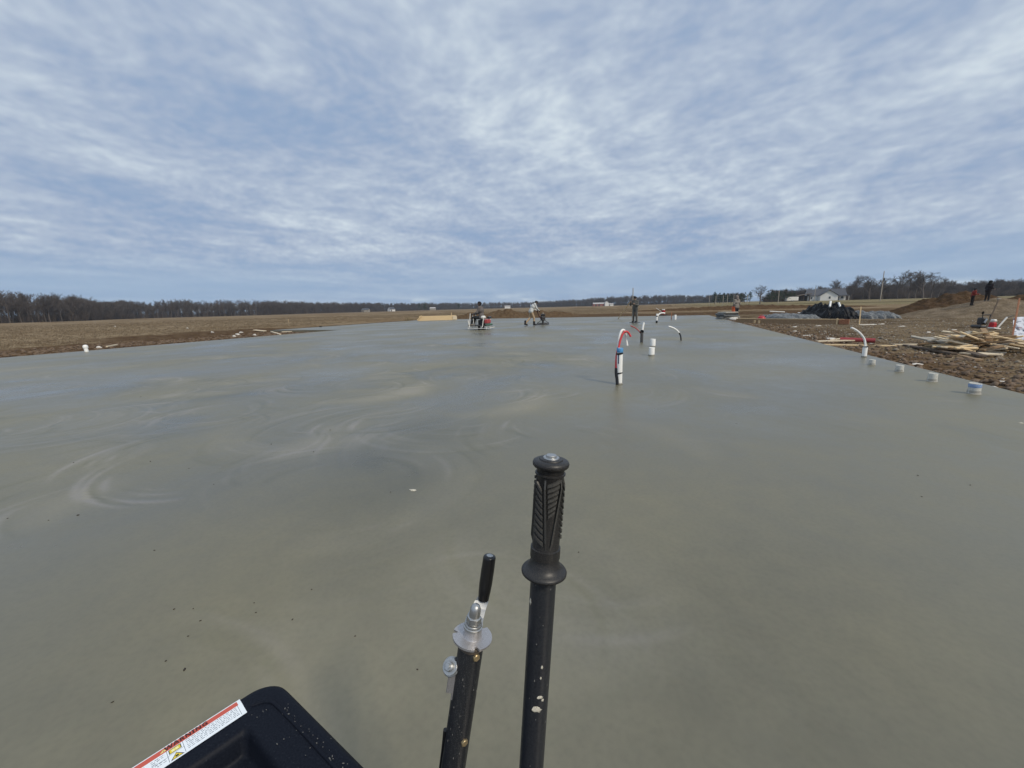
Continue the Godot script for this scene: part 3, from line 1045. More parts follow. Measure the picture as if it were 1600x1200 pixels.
func label_texture() -> ImageTexture:
	var w := 1040
	var h := 164
	var im := Image.create(w, h, false, Image.FORMAT_RGB8)
	im.fill(Color(0.93, 0.96, 0.98))
	var red := Color(0.80, 0.36, 0.29)
	im.fill_rect(Rect2i(0, 8, w - 22, 44), red)
	var ink := Color(0.22, 0.26, 0.3)
	var r := RandomNumberGenerator.new()
	r.seed = 5
	var blocks := [[520, 600, 62, 6], [700, 1004, 58, 6], [20, 500, 62, 6]]
	for b in blocks:
		for row in b[3]:
			var x: int = b[0] + 6
			var y: int = b[2] + row * 15
			var stop: int = b[1] - (r.randi_range(0, 60) if row % 3 == 2 else 4)
			while x < stop:
				var l := r.randi_range(6, 26)
				for q in l:
					if r.randf() < 0.78 and x + q < stop: im.fill_rect(Rect2i(x + q, y + r.randi_range(0, 2), 1, r.randi_range(3, 6)), ink)
				x += l + r.randi_range(4, 7)
	for x in [606, 690, 1010]: im.fill_rect(Rect2i(x, 48, 2, 106), ink)
	im.fill_rect(Rect2i(520, 104, 86, 2), ink)
	im.fill_rect(Rect2i(606, 100, 84, 2), ink)
	var yellow := Color(0.90, 0.80, 0.25)
	im.fill_rect(Rect2i(616, 56, 64, 38), Color(0.1, 0.1, 0.08))
	im.fill_rect(Rect2i(620, 60, 56, 30), yellow)
	im.fill_rect(Rect2i(630, 66, 16, 18), Color(0.96, 0.94, 0.7))
	im.fill_rect(Rect2i(650, 66, 16, 18), Color(0.96, 0.94, 0.7))
	for y in 46:
		var hw := int(y * 0.78)
		im.fill_rect(Rect2i(648 - hw, 106 + y, hw * 2 + 1, 1), Color(0.1, 0.1, 0.08))
		if y > 6 and y < 42: im.fill_rect(Rect2i(648 - int((y - 5) * 0.72), 106 + y, int((y - 5) * 0.72) * 2 + 1, 1), yellow)
	im.fill_rect(Rect2i(640, 128, 16, 14), Color(0.1, 0.1, 0.08))
	for y in 24:
		var hw := int(y * 0.9)
		im.fill_rect(Rect2i(596 - hw, 17 + y, hw * 2 + 1, 1), Color(0.95, 0.88, 0.55))
	im.fill_rect(Rect2i(594, 26, 4, 9), Color(0.3, 0.1, 0.08))
	im.generate_mipmaps()
	return ImageTexture.create_from_image(im)

func grip_rib(xf: Transform3D, r0: float, r1: float, quad: Array) -> ArrayMesh:   # quad: four [angle, height] corners
	var b := MB.new()
	var steps := 5
	var P := func(u: float, t: float, rad: float) -> Vector3:
		var lo: Vector2 = quad[0].lerp(quad[1], u)
		var hi: Vector2 = quad[3].lerp(quad[2], u)
		var q := lo.lerp(hi, t)
		return xf * Vector3(cos(q.x) * rad, q.y, sin(q.x) * rad)
	var core: Vector3 = xf * Vector3(0, quad[0].y, 0)
	for i in steps:
		var a := float(i) / steps
		var e := float(i + 1) / steps
		b.face([P.call(a, 0.12, r1), P.call(e, 0.12, r1), P.call(e, 0.88, r1), P.call(a, 0.88, r1)], core)
		b.face([P.call(a, 0.0, r0), P.call(e, 0.0, r0), P.call(e, 0.12, r1), P.call(a, 0.12, r1)], core)
		b.face([P.call(a, 1.0, r0), P.call(e, 1.0, r0), P.call(e, 0.88, r1), P.call(a, 0.88, r1)], core)
	for u in [0.0, 1.0]:
		b.face([P.call(u, 0.0, r0), P.call(u, 1.0, r0), P.call(u, 0.88, r1), P.call(u, 0.12, r1)], core)
	return b.mesh()

func build_my_trowel():
	var o := thing("ride_on_trowel", "black ride-on concrete trowel with control levers and fuel tank, on the wet slab", "trowel machine")
	var T := ad(861, 722, 0.50)
	var B := ad(830, 1200, 0.555)
	var foot := T + (B - T) * ((T.y - 0.33) / (T.y - B.y))
	var grow := 1.05
	var ay := (T - foot).normalized()
	var xf := along(foot, T)
	xf.basis = xf.basis.scaled(Vector3.ONE * grow)
	var L := foot.distance_to(T) / grow
	# turn the lever frame so that its angle zero points at the seat
	var seat := Vector3(0, EYE, 0) - T
	var zero := atan2(seat.dot(xf.basis.z), seat.dot(xf.basis.x))
	var m := MB.new()
	m.lathe([[0.0, L - 0.13], [0.0155, L - 0.13], [0.0155, 0.0], [0.0, 0.0]].map(func(e): return e), 40, xf)
	var lever := part(o, "lever_tube", m.mesh(), M.black_tube)
	m = MB.new()
	m.lathe([[0.0, L + 0.0052], [0.0096, L + 0.0052], [0.0135, L + 0.0047], [0.0141, L + 0.0034], [0.0182, L + 0.0028], [0.0204, L + 0.0016], [0.0214, L - 0.0008], [0.0211, L - 0.0033], [0.0196, L - 0.0052], [0.0172, L - 0.0062], [0.0162, L - 0.0075], [0.0162, L - 0.119], [0.0176, L - 0.1225], [0.0186, L - 0.1262], [0.0208, L - 0.1295], [0.0238, L - 0.1317], [0.0262, L - 0.1330], [0.0273, L - 0.1347], [0.0271, L - 0.1368], [0.0256, L - 0.1382], [0.0155, L - 0.1386]], 56, xf)
	var grip := part(o, "grip", m.mesh(), M.rubber)
	m = MB.new()
	m.lathe([[0.0, L + 0.0088], [0.0056, L + 0.0088], [0.0062, L + 0.0082], [0.0062, L + 0.0066], [0.0092, L + 0.0062], [0.0096, L + 0.0052]], 32, xf)
	part(grip, "end_cap", m.mesh(), M.zinc)
	# raised tread of the grip
	var rim := [[L - 0.0115, L - 0.0145], [L - 0.1035, L - 0.117]]
	for e in rim:
		m = MB.new()
		m.lathe([[0.0160, e[0]], [0.0178, e[0] - 0.0008], [0.0178, e[1] + 0.0008], [0.0160, e[1]]], 48, xf)
		part(grip, "band", m.mesh(), M.rubber)
	var rr := RandomNumberGenerator.new()
	rr.seed = 3
	var top := L - 0.0165
	var bot := L - 0.1015
	for panel in 3:
		var a0 := zero - 1.0 + panel * TAU / 3.0
		# two long bars that cross the grip as a narrow V
		for e in [[0.0, 0.62, 0.12], [1.25, 0.92, 0.12]]:
			var q := [Vector2(a0 + e[0], top), Vector2(a0 + e[0] + e[2], top), Vector2(a0 + e[1] + e[2], bot), Vector2(a0 + e[1], bot)]
			part(grip, "rib", grip_rib(xf, 0.0160, 0.0186, q), M.rubber_worn)
		for k in 9:
			var t := k / 9.0
			var y := lerpf(top - 0.004, bot + 0.011, t)
			var l0 := a0 + 1.25 - 0.33 * t + 0.22
			var l1 := a0 + 1.25 + 0.72
			var q := [Vector2(l0, y - 0.009), Vector2(l1, y), Vector2(l1, y - 0.0048), Vector2(l0, y - 0.0138)]
			part(grip, "rib", grip_rib(xf, 0.0160, 0.0183, q), M.rubber_worn)
		for k in 7:
			var t := k / 7.0
			var y := lerpf(top - 0.001, bot + 0.042, t)
			var l0 := a0 + 0.25 + 0.36 * t
			var l1 := a0 + 1.12 - 0.18 * t
			var q := [Vector2(l0, y + 0.002), Vector2(l1, y - 0.004), Vector2(l1, y - 0.0085), Vector2(l0, y - 0.0025)]
			part(grip, "rib", grip_rib(xf, 0.0160, 0.0183, q), M.rubber_worn)
	# cement spatter on the tube
	var nz := noise(40.0, 91, 3)
	for s in [[844, 1090, 0.0036, 0.0018], [839, 1109, 0.0056, 0.0034], [836, 1107, 0.0026, 0.0018], [847, 1043, 0.0013, 0.002], [845, 1060, 0.001, 0.0016], [829, 940, 0.0016, 0.0035], [848, 1094, 0.0016, 0.0016]]:
		var p := ad(s[0], s[1], 0.53)
		# put the fleck on the tube's skin along the pixel's ray
		var eye := Vector3(0, EYE, 0)
		var d := (p - eye).normalized()
		var w := eye - foot
		var dp := d - ay * d.dot(ay)
		var wp := w - ay * w.dot(ay)
		var qa := dp.dot(dp)
		var qb := dp.dot(wp)
		var qc := wp.dot(wp) - 0.0163 * 0.0163
		var disc := qb * qb - qa * qc
		if disc < 0.0: continue
		var hit := eye + d * ((-qb - sqrt(disc)) / qa)
		var nrm := (hit - foot - ay * (hit - foot).dot(ay)).normalized()
		m = MB.new()
		m.blob(Vector3.ZERO, Vector3(s[2], 0.0007, s[3]), nz, 0.5, 6, 12)
		m.smooth()
		part(lever, "cement_spatter", m.mesh(), M.splat, Transform3D(Basis(nrm.cross(ay).normalized(), nrm, ay), hit))

	var frng := RandomNumberGenerator.new()
	frng.seed = 40
	for i in 26:
		var t := frng.randf_range(0.2, 0.86) * foot.distance_to(T)
		var an := zero + frng.randfn(0.0, 0.8)
		var nrm := (xf.basis.x.normalized() * cos(an) + xf.basis.z.normalized() * sin(an)).normalized()
		var z := frng.randf_range(0.0003, 0.0009)
		m = MB.new()
		m.blob(Vector3.ZERO, Vector3(z, 0.0003, z * frng.randf_range(1.0, 3.0)), nz, 0.5, 5, 8)
		m.smooth()
		part(lever, "cement_spatter", m.mesh(), M.dust, Transform3D(Basis(nrm.cross(ay).normalized(), nrm, ay), foot + ay * t + nrm * 0.0163))
	# second lever with the blade pitch crank
	var T2 := ad(737, 1001, 0.578)
	var B2 := ad(708, 1200, 0.60)
	var foot2 := T2 + (B2 - T2) * ((T2.y - 0.33) / (T2.y - B2.y))
	var x2 := along(foot2, T2)
	x2.basis = x2.basis.scaled(Vector3.ONE * 1.04)
	var L2 := foot2.distance_to(T2) / 1.04
	m = MB.new()
	m.lathe([[0.0, L2 - 0.006], [0.0165, L2 - 0.006], [0.0171, L2 - 0.0075], [0.0171, 0.0], [0.0, 0.0]], 40, x2)
	var tube2 := part(o, "crank_tube", m.mesh(), M.black_paint)
	m = MB.new()
	m.lathe([[0.0, L2 + 0.002], [0.0145, L2 + 0.002], [0.0145, L2 - 0.001], [0.0172, L2 - 0.002], [0.0176, L2 - 0.006], [0.0166, L2 - 0.0075]], 36, x2)
	part(o, "collar", m.mesh(), M.rust)
	for i in 44:
		var ax2 := (T2 - foot2).normalized()
		var t := frng.randf_range(0.3, 0.96) * foot2.distance_to(T2)
		var an := zero + frng.randfn(0.0, 0.8)
		var nrm := (x2.basis.x.normalized() * cos(an) + x2.basis.z.normalized() * sin(an)).normalized()
		var z := frng.randf_range(0.0003, 0.0011)
		m = MB.new()
		m.blob(Vector3.ZERO, Vector3(z, 0.0003, z * frng.randf_range(0.8, 2.5)), nz, 0.5, 5, 8)
		m.smooth()
		part(tube2, "cement_spatter", m.mesh(), M.dust, Transform3D(Basis(nrm.cross(ax2).normalized(), nrm, ax2), foot2 + ax2 * t + nrm * 0.0178))
	# slotted washer
	m = MB.new()
	var slots := [0.9, 2.95, 5.0]
	var ring := []
	for j in 72:
		var a := TAU * j / 72.0
		var r := 0.0268
		for s in slots:
			if absf(wrapf(a - s, -PI, PI)) < 0.09: r = 0.0205
		ring.append(Vector2(cos(a), sin(a)) * r)
	for j in 72:
		var p: Vector2 = ring[j]
		var q: Vector2 = ring[(j + 1) % 72]
		var core := x2 * Vector3(0, L2 + 0.0065, 0)
		m.face([x2 * Vector3(0, L2 + 0.008, 0), x2 * Vector3(p.x, L2 + 0.0078, p.y), x2 * Vector3(q.x, L2 + 0.0078, q.y)], core)
		m.face([x2 * Vector3(0, L2 + 0.005, 0), x2 * Vector3(p.x, L2 + 0.005, p.y), x2 * Vector3(q.x, L2 + 0.005, q.y)], core)
		m.face([x2 * Vector3(p.x, L2 + 0.005, p.y), x2 * Vector3(q.x, L2 + 0.005, q.y), x2 * Vector3(q.x, L2 + 0.0078, q.y), x2 * Vector3(p.x, L2 + 0.0078, p.y)], core)
	part(o, "slotted_washer", m.mesh(), M.steel)
	m = MB.new()
	m.lathe([[0.0215, L2 + 0.0005], [0.0225, L2 + 0.0015], [0.0225, L2 + 0.0035], [0.0, L2 + 0.0036]], 36, x2)
	part(o, "friction_ring", m.mesh(), M.rust)
	m = MB.new()
	m.lathe([[0.0, L2 + 0.019], [0.0112, L2 + 0.019], [0.0114, L2 + 0.018], [0.0122, L2 + 0.009], [0.013, L2 + 0.0078]], 32, x2)
	part(o, "spacer", m.mesh(), M.steel)
	# crank: bent plate, acorn nut and turning handle
	var rt := cam_basis.x
	rt = (rt - x2.basis.y.normalized() * rt.dot(x2.basis.y.normalized())).normalized()
	var up := x2.basis.y.normalized()
	var aw := up.cross(rt).normalized()
	if aw.dot(cam_basis.z) > 0.0: aw = -aw
	var hub := x2 * Vector3(0, L2 + 0.0195, 0) - rt * 0.001
	var F := func(a: float, b: float, c: float) -> Vector3: return hub + rt * a + up * b + aw * c
	m = MB.new()
	m.lathe([[0.0, 0.0038], [0.0125, 0.0038], [0.0134, 0.003], [0.0134, 0.0006], [0.0125, 0.0], [0.0, 0.0]], 30, Transform3D(Basis(rt, up, -aw), hub))
	var core2: Vector3 = F.call(0.004, 0.012, 0.014)
	var sect := [[0.0130, 0.000, 0.0, 0.0], [0.0122, 0.005, 0.010, 0.001], [0.0108, 0.012, 0.019, 0.004], [0.0095, 0.020, 0.026, 0.0075], [0.0085, 0.025, 0.0275, 0.0092]]
	for i in sect.size() - 1:
		var a: Array = sect[i]
		var e: Array = sect[i + 1]
		var fr := [F.call(a[3] - a[0], a[1] + 0.004, a[2] - 0.001), F.call(a[3] + a[0], a[1] + 0.004, a[2] - 0.001), F.call(e[3] + e[0], e[1] + 0.004, e[2] - 0.001), F.call(e[3] - e[0], e[1] + 0.004, e[2] - 0.001)]
		var bk := [F.call(a[3] - a[0], a[1], a[2] + 0.003), F.call(a[3] + a[0], a[1], a[2] + 0.003), F.call(e[3] + e[0], e[1], e[2] + 0.003), F.call(e[3] - e[0], e[1], e[2] + 0.003)]
		var mid: Vector3 = (fr[0] + fr[2] + bk[0] + bk[2]) * 0.25
		m.face(fr, mid); m.face(bk, mid)
		m.face([fr[0], fr[3], bk[3], bk[0]], mid); m.face([fr[1], fr[2], bk[2], bk[1]], mid)
	var crank := part(o, "crank_arm", m.mesh(), M.zinc)
	m = MB.new()
	m.lathe([[0.0, 0.0105], [0.0086, 0.0105], [0.0104, 0.009], [0.0104, 0.0008], [0.0095, 0.0], [0.0, 0.0]], 6, Transform3D(Basis(rt, up, -aw), F.call(0, 0.0072, 0)))
	part(crank, "hex_nut", m.mesh(), M.zinc)
	m = MB.new()
	m.lathe([[0.0, 0.0185], [0.003, 0.018], [0.0056, 0.0158], [0.0073, 0.012], [0.0078, 0.0075], [0.0078, 0.0]], 24, Transform3D(Basis(rt, up, -aw), F.call(0, 0.0172, 0)))
	part(crank, "acorn_dome", m.mesh(), M.zinc)
	m = MB.new()
	m.lathe([[0.0, 0.0028], [0.0115, 0.0028], [0.0120, 0.0022], [0.0120, 0.0], [0.0, 0.0]], 28, Transform3D(Basis(rt, up, -aw), F.call(0, 0.0042, 0)))
	part(crank, "washer", m.mesh(), M.zinc)
	var h0: Vector3 = F.call(0.0095, 0.0245, 0.0275)
	var h1: Vector3 = F.call(0.0095, 0.102, 0.031)
	var hx := along(h0, h1)
	m = MB.new()
	m.lathe([[0.0, 0.0672], [0.0072, 0.0672], [0.0086, 0.0662], [0.0092, 0.0642], [0.0093, 0.058], [0.0096, 0.044], [0.0095, 0.026], [0.0089, 0.014], [0.0082, 0.006], [0.0079, 0.001], [0.0066, 0.0], [0.0, 0.0]], 32, hx)
	part(crank, "turning_handle", m.mesh(), M.gloss_black)
	m = MB.new()
	m.lathe([[0.0, 0.0684], [0.0042, 0.0684], [0.0049, 0.0678], [0.0049, 0.0672]], 20, hx)
	part(crank, "rivet_end", m.mesh(), M.zinc)
	# lug with bolt and slotted tab on the side of the tube
	var lug := x2 * Vector3(0, L2 - 0.037, 0) - rt * 0.0245 - aw * 0.006
	var look := (Vector3(0, EYE, 0) - lug).normalized()
	look = (look - rt * 0.45).normalized()
	var lx := Transform3D(Basis(look.cross(up).normalized(), look, up).orthonormalized(), lug)
	m = MB.new()
	for e in [[0.0125, -0.004, 0.0028], [0.0112, 0.0002, 0.0018]]:
		m.lathe([[0.0, e[1] + e[2]], [e[0] - 0.0006, e[1] + e[2]], [e[0], e[1] + e[2] - 0.0006], [e[0], e[1]], [0.0, e[1]]], 28, lx)
	part(o, "lug_washer", m.mesh(), M.zinc)
	m = MB.new()
	m.lathe([[0.0, 0.0075], [0.0058, 0.0075], [0.0068, 0.0065], [0.0068, 0.002], [0.0, 0.002]], 6, lx)
	m.lathe([[0.0, 0.0105], [0.0032, 0.0102], [0.0034, 0.0075]], 14, lx)
	part(o, "lug_bolt", m.mesh(), M.zinc)
	m = MB.new()
	var tabo := lug + rt * 0.003 - look * 0.004
	m.box(Transform3D(Basis(rt, up, rt.cross(up)), tabo - up * 0.019 + rt * 0.003 - aw * 0.004), Vector3(0.017, 0.036, 0.003), 0.001)
	m.box(Transform3D(Basis(rt, up, rt.cross(up)), tabo - up * 0.041 + rt * 0.0065 - aw * 0.004), Vector3(0.0085, 0.012, 0.003), 0.001)
	part(o, "slotted_tab", m.mesh(), M.steel)
	m = MB.new()
	m.box(Transform3D(Basis(rt, up, rt.cross(up)), lug + rt * 0.012 - aw * -0.004), Vector3(0.016, 0.024, 0.006), 0.002)
	part(o, "lug_plate", m.mesh(), M.black_paint)
	for s in [[745, 1029, 0.562], [727, 1163, 0.576]]:
		var p := ad(s[0], s[1], s[2])
		var out := (p - foot2 - up * (p - foot2).dot(up)).normalized()
		var bp := foot2 + up * (p - foot2).dot(up) + out * 0.0171
		m = MB.new()
		m.lathe([[0.0, 0.0038], [0.0044, 0.0038], [0.0052, 0.003], [0.0052, 0.0], [0.0, -0.002]], 6, along(bp, bp + out))
		part(o, "brass_screw", m.mesh(), M.brass)
	m = MB.new()
	var cb := []
	for t in [[696, 1140, 0.592], [693, 1170, 0.598], [688, 1210, 0.608], [680, 1290, 0.63]]: cb.append(ad(t[0], t[1], t[2]))
	m.tube(spline(cb), [0.0032], 10)
	part(o, "cable", m.mesh(), M.gloss_black)

	# fuel tank corner with the warning label
	var hgt := 0.6
	var C3 := gp(430, 1049, hgt)
	var A3 := gp(203, 1192, hgt)
	var D3 := gp(584, 1200, hgt)
	var C := Vector2(C3.x, C3.z)
	var u := (Vector2(A3.x, A3.z) - C).normalized()
	var v := (Vector2(D3.x, D3.z) - C).normalized()
	var corners := [C, C + v * 0.37, C + v * 0.37 + u * 0.4, C + u * 0.4]
	var prof := [[0.0, -0.27], [0.0, -0.03], [0.0015, -0.018], [0.006, -0.008], [0.013, -0.002], [0.022, 0.0], [0.074, 0.0], [0.081, -0.003], [0.086, -0.012], [0.090, -0.034], [0.098, -0.040], [0.12, -0.041]]
	m = MB.new()
	var loops := []
	for e in prof: loops.append(rounded_ring(corners, e[0], 0.055, hgt + e[1]))
	var base := []
	for lp in loops:
		base.append(m.v.size())
		for p in lp: m.vert(p, Vector3.UP)
	var k: int = loops[0].size()
	for i in loops.size() - 1:
		for j in k:
			var j2 := (j + 1) % k
			m.ix.append_array([base[i] + j, base[i] + j2, base[i + 1] + j2, base[i] + j, base[i + 1] + j2, base[i + 1] + j])
	var mid := m.vert(Vector3(C.x, 0, C.y) + Vector3(u.x + v.x, 0, u.y + v.y) * 0.19 + Vector3(0, hgt - 0.041, 0), Vector3.UP)
	for j in k: m.ix.append_array([base[-1] + j, base[-1] + (j + 1) % k, mid])
	m.smooth()
	for i in m.n.size():
		if m.n[i].y < -0.05: m.n[i] = -m.n[i]
	# outward side normals
	var cen: Vector2 = (corners[0] + corners[2]) * 0.5
	for i in range(0, k * 2):
		var q := Vector2(m.v[i].x, m.v[i].z) - cen
		if Vector2(m.n[i].x, m.n[i].z).dot(q) < 0.0: m.n[i] = -m.n[i]
	var tank := part(o, "fuel_tank", m.mesh(), M.tank)
	var at2 := func(a: float, b: float, y: float) -> Vector3:
		var q: Vector2 = C + u * a + v * b
		return Vector3(q.x, hgt + y, q.y)
	m = MB.new()
	m.tube(spline([at2.call(0.06, 0.045, 0.0), at2.call(0.04, 0.06, 0.0005), at2.call(0.034, 0.1, 0.0005), at2.call(0.034, 0.32, 0.0005)]), [0.0032], 8)
	part(tank, "moulded_bead", m.mesh(), M.tank)
	m = MB.new()
	m.lathe([[0.0, 0.034], [0.03, 0.033], [0.05, 0.028], [0.058, 0.02], [0.06, 0.0], [0.066, -0.002]], 40, Transform3D(Basis.IDENTITY, at2.call(0.225, 0.165, -0.04)))
	part(tank, "filler_cap", m.mesh(), M.tank)
	var sr := RandomNumberGenerator.new()
	sr.seed = 12
	for i in 46:
		var t := sr.randf()
		var along_bead := i < 26
		var a := (0.03 + sr.randfn(0.0, 0.004)) if along_bead else sr.randf_range(0.012, 0.07)
		var e := lerpf(0.1, 0.3, t) if along_bead else sr.randf_range(0.05, 0.32)
		var z := sr.randf_range(0.0003, 0.0008) * (1.0 if i % 6 else 1.7)
		m = MB.new()
		m.blob(Vector3.ZERO, Vector3(z * sr.randf_range(1.0, 3.5), 0.0004, z), nz, 0.5, 5, 9, Basis(Vector3.UP, sr.randf_range(-0.6, 0.6) - atan2(v.y, v.x)))
		m.smooth()
		part(tank, "cement_spatter", m.mesh(), M.dust, Transform3D(Basis.IDENTITY, at2.call(a, e, 0.0006 if not along_bead else 0.0035)))
	# label: lettering runs from the far end of edge u back towards the corner
	var l0 := gp(370, 1085, hgt)
	var s0 := (Vector2(l0.x, l0.z) - C).dot(u)
	var wn := (v - u * v.dot(u)).normalized()
	var LP := func(a: float, b: float) -> Vector3:
		var q: Vector2 = C + u * (s0 + 0.26 - a) + wn * (0.0125 + b)
		return Vector3(q.x, hgt + 0.0012 - maxf(0.0, 0.008 - b) * 0.14, q.y)
	m = MB.new()
	var below: Vector3 = LP.call(0.13, 0.02) - Vector3(0, 0.1, 0)
	for e in [[0.0, 0.012], [0.012, 0.041]]:
		m.face([LP.call(0.0, e[0]), LP.call(0.26, e[0]), LP.call(0.26, e[1]), LP.call(0.0, e[1])], below, [Vector2(0, e[0] / 0.041), Vector2(1, e[0] / 0.041), Vector2(1, e[1] / 0.041), Vector2(0, e[1] / 0.041)])
	var lm := mat(Color(1, 1, 1), 0.35)
	lm.albedo_color = Color.WHITE
	lm.albedo_texture = label_texture()
	var lab := part(tank, "warning_label", m.mesh(), lm)
	var tm := TextMesh.new()
	var sf := SystemFont.new()
	sf.font_names = PackedStringArray(["Droid Sans"]); sf.font_weight = 800
	tm.font = sf; tm.text = "WARNING"; tm.font_size = 64; tm.pixel_size = 0.00019; tm.depth = 0.0002
	var X: Vector3 = (LP.call(0.2, 0.007) - LP.call(0.1, 0.007)).normalized()
	var Yv: Vector3 = (LP.call(0.1, 0.003) - LP.call(0.1, 0.011)).normalized()
	part(lab, "lettering", tm, mat(Color(0.05, 0.012, 0.012), 0.5), Transform3D(Basis(X, Yv, X.cross(Yv)), LP.call(0.180, 0.0074) + Vector3(0, 0.0008, 0)))
	# chassis below the lens, with the blades on the slab
	m = MB.new()
	m.box(Transform3D(Basis.IDENTITY, Vector3(-0.2, 0.305, 0.06)), Vector3(1.5, 0.05, 0.92), 0.01)
	m.box(Transform3D(Basis.IDENTITY, (foot + foot2) * 0.5 + Vector3(0, -0.0, 0.02)), Vector3(0.24, 0.06, 0.09), 0.008)
	part(o, "chassis", m.mesh(), M.black_paint)
	for sx in [-0.58, 0.2]:
		m = MB.new()
		m.tube([Vector3(sx, 0.3, 0.1), Vector3(sx, 0.03, 0.1)], [0.05, 0.05], 16)
		part(o, "rotor", m.mesh(), M.steel)
		for q in 4:
			var bx := Transform3D(Basis(Vector3.UP, q * PI / 2 + 0.5), Vector3(sx, 0.016, 0.1))
			part(o, "trowel_blade", cube(Vector3(0.34, 0.012, 0.14), 0.002), M.steel, bx * Transform3D(Basis.IDENTITY, Vector3(0.2, 0, 0)))

# ---------------------------------------------------------------- plumbing in the slab
func hose(parent: Node, called: String, pix: Array, depth: float, r: float, m: Material, sides := 10) -> MeshInstance3D:
	var pts := []
	for p in pix: pts.append(ad(p[0], p[1], depth + (p[2] if p.size() > 2 else 0.0)) - parent.position)
	var b := MB.new()
	b.tube(spline(pts), [r], sides)
	return part(parent, called, b.mesh(), m)

func stub(called: String, label: String, base: Vector3, r: float, height: float, m: Material, group := "", wobble := 0.0) -> Node3D:
	var o := thing(called, label, "pipe", base, 0.0, group)
	var b := MB.new()
	b.lathe([[r * 0.86, height * 0.55], [r * 0.86, height - 0.004], [r * 0.9, height], [r * 0.98, height], [r, height - 0.004], [r, -0.05]], 28, Transform3D.IDENTITY, wobble, base.z)
	part(o, "pipe", b.mesh(), m)
	return o

func collar_mesh(r: float, h: float, wob := 0.05) -> ArrayMesh:
	var b := MB.new()
	b.lathe([[r * 0.96, h], [r * 1.0, h * 0.94], [r * 1.02, h * 0.5], [r * 1.0, h * 0.05], [r * 0.96, 0.0]], 20, Transform3D.IDENTITY, wob, r * 70.0)
	return b.mesh()

